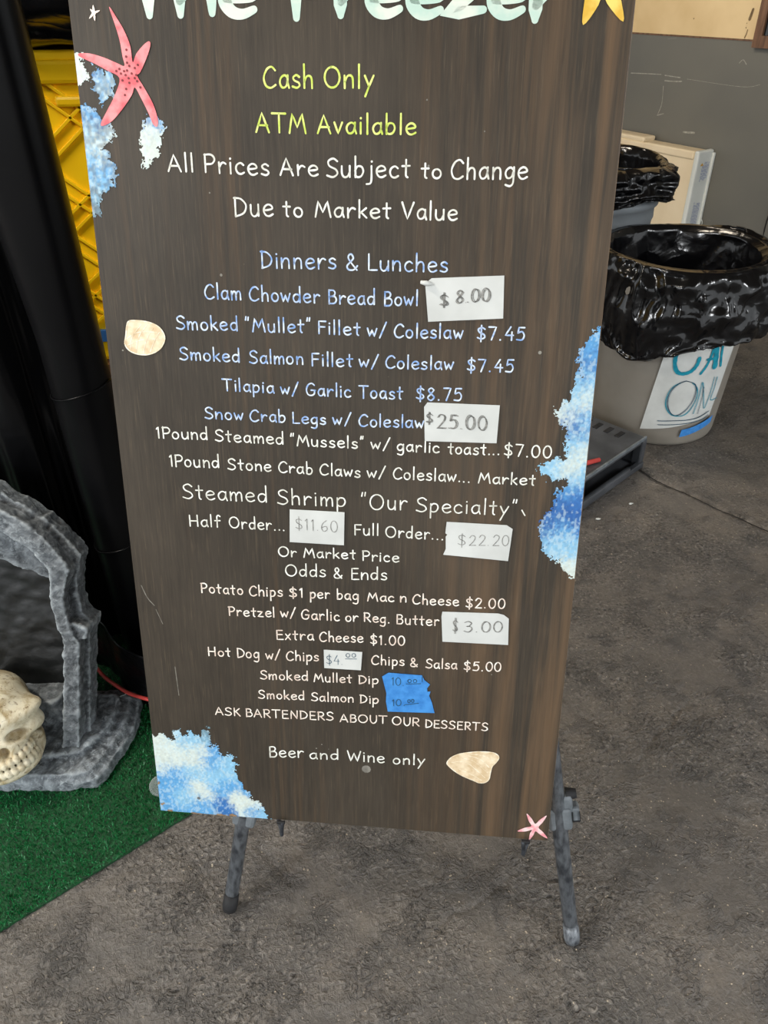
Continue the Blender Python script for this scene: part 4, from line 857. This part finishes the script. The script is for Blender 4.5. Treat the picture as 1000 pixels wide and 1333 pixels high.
extrude_poly(bm, rounded([(-.16, .03), (.16, .03), (.18, .12), (-.18, .12)], .02), .055, .135, 'z', .9)
bmesh.ops.recalc_face_normals(bm, faces=bm.faces[:])
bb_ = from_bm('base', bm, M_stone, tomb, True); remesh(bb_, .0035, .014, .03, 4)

# ================================================================ SKULL
def smin(a, b, k): h = np.clip(.5 + .5 * (b - a) / k, 0, 1); return b * (1 - h) + a * h - k * h * (1 - h)
def smax(a, b, k): return -smin(-a, -b, k)
def el(X, Y, Z, c, r):
    q = np.sqrt(((X - c[0]) / r[0]) ** 2 + ((Y - c[1]) / r[1]) ** 2 + ((Z - c[2]) / r[2]) ** 2); return (q - 1) * min(r)
def skull_sdf(X, Y, Z):
    A = np.abs(X)
    d = el(X, Y, Z, (0, .018, .045), (.078, .088, .066))
    d = smin(d, el(A, Y, Z, (.052, -.040, .034), (.038, .026, .016)), .022)          # brow
    d = smin(d, el(A, Y, Z, (.060, -.035, .000), (.022, .026, .018)), .018)          # cheekbone
    d = smin(d, el(X, Y, Z, (0, -.035, -.012), (.046, .046, .045)), .02)             # upper jaw
    d = smin(d, el(X, Y, Z, (0, -.034, -.068), (.052, .042, .024)), .012)            # lower jaw
    d = smin(d, el(A, Y, Z, (.054, -.005, -.040), (.014, .024, .034)), .015)
    zz_ = Z + (A - .032) * .35
    e = el(A, Y, zz_, (.032, -.080, .004), (.021, .034, .0125))
    d = smax(d, -e, .004)
    d = smax(d, -el(X, Y, Z, (0, -.088, -.012), (.010, .026, .014)), .005)
    d = smax(d, -el(A, Y, Z, (.068, -.010, -.020), (.016, .022, .018)), .01)
    # teeth: two rows on the curved jaws
    for z_, s in ((-.0345, 1), (-.0545, -1)):
        for k in range(-5, 6):
            an = k * .235; tx = math.sin(an) * .046; ty = -.032 - math.cos(an) * .050
            d = smin(d, el(X, Y, Z, (tx, ty + .003, z_), (.0062, .0078, .0112)), .0008)
    return d
Ps, Fs = nets(skull_sdf, (-.11, -.11, -.105), (.11, .12, .125), .0023)
sk = mesh_np('skull', Ps, Fs, M_bone)
tag(sk, 'cream plastic skull with bared teeth resting inside the grey stone arch', 'skull')
sk.rotation_euler = (math.radians(-16), math.radians(-6), math.radians(36)); sk.scale = (1.06, 1.03, .96)
sk.location = (-.752, .970, .132)

# ================================================================ BLACK POLE, SHEETING, CABLE
pole = thing('wrapped_pole', 'thick black plastic-wrapped pole with taped seams beside the menu board', 'pole', (-.548, 1.285, 0))
V, F = [], []
sg = 40; zs = np.linspace(.007, 2.70, 90)
for z in zs:
    for k in range(sg):
        a = 2 * PI * k / sg
        r = .0535 + .004 * float(vnoise(math.cos(a) * 1.5 + 5, math.sin(a) * 1.5 + 5, z * 2)) - .002
        if z > .8: r += (z - .8) * .06 * max(0, math.cos(a - 3.5)) ** 2
        for q in (.36, .70, 1.35): r += .0022 * math.exp(-((z - q - .012 * math.cos(a)) / .006) ** 2)
        V.append((r * math.cos(a), r * math.sin(a), z))
for i in range(len(zs) - 1):
    for k in range(sg): F.append((i * sg + k, i * sg + (k + 1) % sg, (i + 1) * sg + (k + 1) % sg, (i + 1) * sg + k))
mesh('wrapping', V, F, M_pipe, pole, True)
for q in (.356, .700):
    V, F = tube_data([(.0560 * math.cos(a), .0560 * math.sin(a), q + .012 * math.cos(a)) for a in np.linspace(PI, 2 * PI, 30)], .0017, 6)
    mesh('seam', V, F, M_pipe, pole, True)
# hanging black sheet to the left of the pole
def cloth(name, path, z0, z1, mat, amp, fr, nz=60, flare=0, parent=None):
    pts = catmull(path, 24); n = len(pts); P = []
    for i in range(nz):
        z = z0 + (z1 - z0) * i / (nz - 1)
        for j, p in enumerate(pts):
            t = pts[min(j + 1, n - 1)] - pts[max(j - 1, 0)]; t /= np.hypot(*t); nn = np.array([-t[1], t[0]])
            s = j / n * fr
            k = (float(vnoise(s, z * 1.1, 3)) - .5) * amp + (float(vnoise(s * 2.7, z * 2.5, 8)) - .5) * amp * .4 - flare * max(0, .25 - z)
            q = p + nn * k; P.append((q[0], q[1], z))
    P = np.array(P); idx = np.arange(nz * n).reshape(nz, n)
    Q = np.stack([idx[:-1, :-1], idx[:-1, 1:], idx[1:, 1:], idx[1:, :-1]], -1).reshape(-1, 4)
    o = mesh_np(name, P, Q, mat, parent, True)
    md = o.modifiers.new('t', 'SOLIDIFY'); md.thickness = .002
    return o
sh = cloth('plastic_sheet', [(-2.1, 1.20), (-1.6, 1.36), (-1.1, 1.36), (-.82, 1.31), (-.70, 1.295), (-.65, 1.325), (-.61, 1.355), (-.568, 1.365)], .008, 1.36, M_sheet, .055, 9, 70)
tag(sh, 'wide glossy black plastic sheet hanging behind the grey stone arch', 'plastic sheet')
sh2 = cloth('plastic_skirt', [(-.70, 1.262), (-.655, 1.245), (-.60, 1.20), (-.51, 1.125), (-.42, 1.10), (-.34, 1.16)], .0075, .17, M_sheet, .02, 6, 20)
tag(sh2, 'low fold of black plastic at the foot of the wrapped pole on the turf', 'plastic sheet')
V, F = tube_data(catmull([(-.76, 1.235, .018), (-.70, 1.235, .019), (-.660, 1.222, .034), (-.622, 1.180, .046), (-.580, 1.140, .060), (-.535, 1.105, .072), (-.46, 1.075, .078), (-.36, 1.07, .05), (-.25, 1.08, .014)], 6), .0042, 10)
cab = mesh('cable', V, F, M_redplastic, None, True); tag(cab, 'thin red cable curving behind the menu board over the turf', 'cable')
V, F = tube_data([(-.545, 1.12, .064), (-.565, 1.115, .058), (-.580, 1.112, .054)], [.0012, .0012, .0006], 6)
cab_t = mesh('cable_tie', V, F, M_clear, cab, True)
lathe_m = Matrix.Translation((-.447, .918, .022)) @ Matrix.Rotation(math.radians(28), 4, 'Y') @ Matrix.Rotation(math.radians(35), 4, 'X')
cd = lathe('clear_cap', [(.0001, 0), (.015, 0), (.019, .003), (.0195, .010), (.017, .012), (.012, .0105), (.0001, .0095)], M_clear, None, 32, lathe_m)
tag(cd, 'small clear plastic cap on the turf at the lower left corner of the board', 'cap')

# ================================================================ YELLOW LATTICE CRATE + BLACK BAG BEHIND THE POLE
yc = thing('yellow_crate', 'tall yellow plastic crate with raised diagonal ribs behind the wrapped pole', 'crate', (-.60, 1.72, 0))
bm = bmesh.new(); add_box(bm, (-.45, 0, .555), (.45, .42, 1.19), .012); from_bm('body', bm, M_yellow, yc)
bm = bmesh.new(); add_box(bm, (-.458, -.014, 1.138), (.458, .43, 1.180), .008); add_box(bm, (-.452, -.006, 1.178), (.452, .424, 1.196), .003); from_bm('rim', bm, M_yellow, yc)
bm = bmesh.new(); add_box(bm, (-.035, -.012, 1.098), (.45, .01, 1.118), .006); from_bm('grip_bar', bm, M_yellow, yc)
nodes_z = [1.079, .914, .778, .672]
for i, zc in enumerate(nodes_z):
    for s in (1, -1):
        for off in (-.014, .014):
            L_ = .30
            mt = Matrix.Translation((.01 - .02 * (i % 2), -.001, zc)) @ Matrix.Rotation(s * math.radians(38), 4, 'Y') @ Matrix.Translation((0, 0, off))
            bm = bmesh.new(); add_box(bm, (-.12, -.006, -.0035), (.12, .004, .0035), .0012)
            bmesh.ops.transform(bm, matrix=mt, verts=bm.verts); from_bm('rib', bm, M_yellow, yc)
        for gx_ in (-.30, .30):
            for off in (-.014, .014):
                mt = Matrix.Translation((gx_, -.001, zc)) @ Matrix.Rotation(s * math.radians(38), 4, 'Y') @ Matrix.Translation((0, 0, off))
                bm = bmesh.new(); add_box(bm, (-.12, -.006, -.0035), (.12, .004, .0035), .0012)
                bmesh.ops.transform(bm, matrix=mt, verts=bm.verts); from_bm('rib', bm, M_yellow, yc)
box('strap', (-.456, -.010, .608), (.456, .43, .635), M_crateblue, yc)
st_ = thing('wooden_stand', 'brown wooden stand under the yellow crate behind the pole', 'stand', (-.60, 1.72, 0))
box('top_plank', (-.47, -.02, .515), (.47, .45, .5545), M_brown, st_)
for x in (-.45, .40):
    for y in (0, .39): box('leg', (x, y, .0), (x + .05, y + .05, .515), M_brown, st_)

def bag(name, label, center, keys, seg, amp, seed, mat=M_bag, parent=None, squash=None, ph0=0, cat='bin liner', skew=None):
    """bin liner: keys are (radius, height) from the inside bottom, over the rim and down the outside"""
    prof = catmull([(a, b) for a, b in keys], 7); n = len(prof); P = np.zeros((n, seg, 3))
    th = np.linspace(0, 2 * PI, seg, endpoint=False)
    for i, (r, z) in enumerate(prof):
        s = i / n
        cx_, cy_ = np.cos(th), np.sin(th)
        f1 = np.abs(vnoise(cx_ * 2.2 + seed, cy_ * 2.2 + 9 + s * 3, s * 7 + 1) - .5) * 2
        f2 = np.abs(vnoise(cx_ * 5 + seed + 3, cy_ * 5 + s * 5, s * 9 + 3) - .5) * 2
        f4 = np.abs(vnoise(cx_ * 12 + s * 5, cy_ * 12 + seed, s * 13) - .5) * 2
        f3 = vnoise(cx_ * 1.2 + seed, cy_ * 1.2 + 3, s * 2)
        w_ = amp * (.12 if s < .42 else min(1, (s - .42) * 5 + .12))
        rr = r + (f3 - .5) * w_ * 1.3 + (.55 - f1) * w_ * .8 + (.5 - f2) * w_ * .75 + (.5 - f4) * w_ * .4 + w_ * .35
        if s < .36: rr = r - f1 * amp * .6
        zz = z + (vnoise(cx_ * 2 + seed, cy_ * 2, s * 2 + 7) - .5) * amp * (1.3 if s > .5 else .3)
        if squash: rr = rr * (1 + squash(th, s))
        if skew: zz = zz + skew(th, s)
        P[i, :, 0] = rr * cx_; P[i, :, 1] = rr * cy_; P[i, :, 2] = zz
    idx = np.arange(n * seg).reshape(n, seg); nx_ = np.roll(idx, -1, 1)
    Q = np.stack([idx[:-1], idx[1:], nx_[1:], nx_[:-1]], -1).reshape(-1, 4)
    o = mesh_np(name, P.reshape(-1, 3), Q, mat, parent, True)
    o.location = center
    md = o.modifiers.new('t', 'SOLIDIFY'); md.thickness = .0012; md.offset = 0
    if label: tag(o, label, cat)
    return o
dark = bag('plastic_bag', 'brown-black glossy plastic bag slumped on top of the yellow crate', (-.60, 1.93, 1.197), [(.002, .0), (.20, .004), (.27, .03), (.30, .10), (.28, .22), (.20, .34), (.08, .42), (.002, .45)], 90, .05, 21, cat='plastic bag', squash=lambda th, s: .25 * np.abs(np.cos(th)))

# ================================================================ BINS
def can(center, rb, rt, hh, mat, label, name='trash_can'):
    t = thing(name, label, 'trash can', center)
    th_ = .004
    prof = [(rb * .93, 0), (rb * .985, .004), (rb, .014), (rb + (rt - rb) * .06, .05), (rb + (rt - rb) * .5, hh * .5), (rt * .985, hh * .86), (rt * .99, hh * .865), (rt * 1.005, hh * .88), (rt, hh * .9), (rt * .995, hh - .035), (rt + .010, hh - .030), (rt + .014, hh - .015), (rt + .011, hh), (rt - .004, hh), (rt - .010, hh - .03), (rb + (rt - rb) * .5 - .006, hh * .5), (rb - .006, .02), (.001, .016)]
    lathe('body', prof, mat, t, 72)
    for s in (0, PI):
        bm = bmesh.new(); add_box(bm, (rt - .01, -.06, hh - .10), (rt + .03, .06, hh - .045), .008)
        bmesh.ops.transform(bm, matrix=Matrix.Rotation(s + .5, 4, 'Z'), verts=bm.verts); from_bm('handle', bm, mat, t)
    return t
BR, BT, BH = .205, .238, .585
b1 = can((.953, 2.413, 0), BR, BT, BH, M_bin, 'large grey round trash can with a paper CAN ONLY sign beside the menu board')
def on_cone(ph, z, off): 
    r = BR + (BT - BR) * z / BH + off; return (math.sin(ph) * r, -math.cos(ph) * r, z)
# paper wrapped round the can
n1, n2 = 24, 18; V, F = [], []
for j in range(n2 + 1):
    for i in range(n1 + 1):
        s, t_ = i / n1, j / n2
        z = .060 + t_ * .44 + .042 * s * (1 - t_) ** 2 ; ph = -.500 + .30 * t_ * .44 / .62 + s * (1.10 - .10 * t_)
        V.append(on_cone(ph, z, .004 + .0015 * float(vnoise(i * .5, j * .5))))
for j in range(n2):
    for i in range(n1):
        k = j * (n1 + 1) + i; F.append((k, k + 1, k + n1 + 2, k + n1 + 1))
sg_ = mesh('paper_sign', V, F, M_paper, b1, True); sg_['label'] = 'white paper sign lettered in teal marker'
for (cl, w_, pts) in BINTXT:
    if len(pts) < 2: continue
    V, F = [], []
    pp = catmull([(p * .235, z) for p, z in pts], 6)
    if w_ < .003:
        ribbon(pp, w_ * .55, V, F)
        ribbon([(a + .0028, b - .001) for a, b in pp], w_ * .3, V, F)
    else: ribbon(pp, w_ * .72, V, F)
    V = [on_cone(a / .235, b, .0075 + (.0006 if cl == 'navy' else 0)) for a, b, c in V]
    mesh('marker_stroke', V, F, PAINT[cl], sg_)
V, F = [], []
for i in range(13):
    s = i / 12; ph = .105 + s * .56; zc = .052 + .030 * s ** 1.3
    V.append(on_cone(ph, zc - .012, .0085)); V.append(on_cone(ph + .01, zc + .016, .0085))
for i in range(12): F.append((2 * i, 2 * i + 2, 2 * i + 3, 2 * i + 1))
mesh('blue_tape', V, F, M_bluetape, b1)
bag('bin_liner', 'black plastic bin liner folded over the rim of the large can with the sign', (.953, 2.413, 0),
    [(.12, .16), (.17, .24), (.198, .38), (.216, .50), (.232, .590), (.243, .600), (.250, .592), (.258, .55), (.266, .49), (.264, .43), (.257, .39), (.250, .375)], 320, .028, 4,
    skew=lambda th, s: np.where(s > .5, (s - .5) * (.09 * np.cos(th - .6) + .03 * np.sin(th * 3)), 0), squash=lambda th, s: (.035 if s > .55 else .0) * np.clip(np.cos(th + .1), 0, 1) ** 3)
b2 = can((.80, 3.02, 0), .19, .228, .628, M_bin2, 'second grey trash can farther back, partly hidden by the menu board')
bag('bin_liner', 'black plastic bin liner billowing out of the farther trash can', (.79, 3.02, 0),
    [(.13, .30), (.18, .42), (.205, .54), (.212, .61), (.222, .68), (.232, .725), (.252, .722), (.264, .690), (.266, .655), (.256, .632), (.248, .624)], 220, .040, 13,
    skew=lambda th, s: -.05 * np.cos(th + .5) * max(0, s - .35) * 1.2 + (.03 if s > .4 else 0))

# ================================================================ BEIGE APPLIANCE CASING AT THE WALL
ap = thing('appliance_casing', 'beige and white boxy appliance casing leaning by the grey wall behind the bins', 'appliance')
ap.matrix_world = WM @ Matrix.Translation((.405, .0, 0))
bm = bmesh.new(); add_box(bm, (.012, .006, .01), (1.05, .126, .478), .010); from_bm('body', bm, M_casing, ap)
bm = bmesh.new(); add_box(bm, (0, .004, .01), (.030, .130, .486), .009); add_box(bm, (-.012, .002, .01), (.006, .016, .470), .003); from_bm('end_cap', bm, M_casewhite, ap)
bm = bmesh.new(); add_box(bm, (.03, .075, .440), (.38, .134, .484), .008); from_bm('top_rail', bm, M_casing, ap)
bm = bmesh.new(); add_box(bm, (.40, .02, .475), (1.0, .12, .505), .010); from_bm('top_cover', bm, M_casing, ap)
for k in range(9): box('louvre', (.42, .124, .30 + k * .018), (.95, .131, .308 + k * .018), M_casing, ap)
rnd = random.Random(4)
for (za, zb, ya, yb) in ((.34, .43, .03, .085), (.09, .22, .035, .09)):
    y = ya; V, F = [], []
    while y < yb:
        z = zb - rnd.uniform(0, .02)
        while z > za:
            l_ = rnd.uniform(.006, .02); 
            b = len(V); V += [(-.0008, y, z), (-.0008, y + .004, z), (-.0008, y + .004, z - l_), (-.0008, y, z - l_)]; F.append((b, b + 1, b + 2, b + 3)); z -= l_ + .004
        y += .008
    lb_ = mesh('rating_label', V, F, M_labelink, ap); lb_['kind'] = 'stuff'
mesh('warning_triangle', [(-.0012, .088, .425), (-.0012, .074, .410), (-.0012, .102, .410)], [(0, 1, 2)], M_warn, ap)
V, F = tube_data([(-.005 - .02 * math.sin(a) , .01, .10 + .022 * math.cos(a)) for a in np.linspace(0, PI, 10)], .0022, 6); mesh('loop', V, F, M_casewhite, ap, True)

# ================================================================ BLACK CRATE AND RED ROD
bc = thing('black_crate', 'low black plastic crate turned over beside the foot of the large trash can', 'crate', (.812, 2.066, 0), math.radians(223.5))
# local x runs along the open side towards the viewer's left, local y away from it
bm = bmesh.new(); add_box(bm, (-.02, -.42, .088), (.46, -.006, .110), .006); from_bm('deck', bm, M_cratebk, bc)
bm = bmesh.new(); add_box(bm, (-.015, -.44, .0), (.47, .0, .010), .003); add_box(bm, (-.015, -.012, .006), (.47, .006, .026), .003)
add_box(bm, (.06, -.012, .020), (.36, .006, .036), .006); from_bm('lower_lip', bm, M_cratebk, bc)
bm = bmesh.new(); add_box(bm, (-.018, -.42, .01), (-.008, -.01, .10), .002); add_box(bm, (.44, -.42, .01), (.45, -.01, .10), .002); add_box(bm, (0, -.42, .01), (.45, -.41, .10), .002); from_bm('side_wall', bm, M_cratebk, bc)
box('corner_post', (-.022, -.032, .0), (.004, .0, .104), M_cratebk, bc, .005)
for k in range(9): box('vent_slot', (.006, -.40 + k * .040, .108), (.046, -.384 + k * .040, .1125), M_rubber, bc, .001)
bm = bmesh.new(); add_box(bm, (.10, -.20, .108), (.30, -.194, .112)); add_box(bm, (.10, -.26, .108), (.104, -.196, .112))
from_bm('moulded_mark', bm, M_rubber, bc)
bm = bmesh.new(); add_box(bm, (-.02, -.009, .102), (.46, -.003, .113), .001); from_bm('deck_edge', bm, M_greyclamp, bc)
V, F = tube_data([(.500, 1.88, .119), (.56, 1.905, .119), (.640, 1.938, .119)], [.008, .008, .0065], 12)
rr_ = mesh('plastic_rod', V, F, M_redplastic, None, True); tag(rr_, 'short red plastic rod lying on the black crate', 'rod')
# bits of litter on the floor near the crate
for k, (x, y) in enumerate(((.735, 1.875), (.62, 1.80))):
    bm = bmesh.new(); bmesh.ops.create_icosphere(bm, subdivisions=1, radius=.006)
    for v in bm.verts: v.co = Vector((v.co.x * 1.3, v.co.y * .8, v.co.z * .5)) * random.uniform(.7, 1.2)
    q = from_bm('paper_scrap', bm, M_paper); q.location = (x, y, .003)
    tag(q, ('white scrap of paper on the floor in front of the black crate', 'tiny pale scrap by the crate edge near the menu board')[k], 'litter')
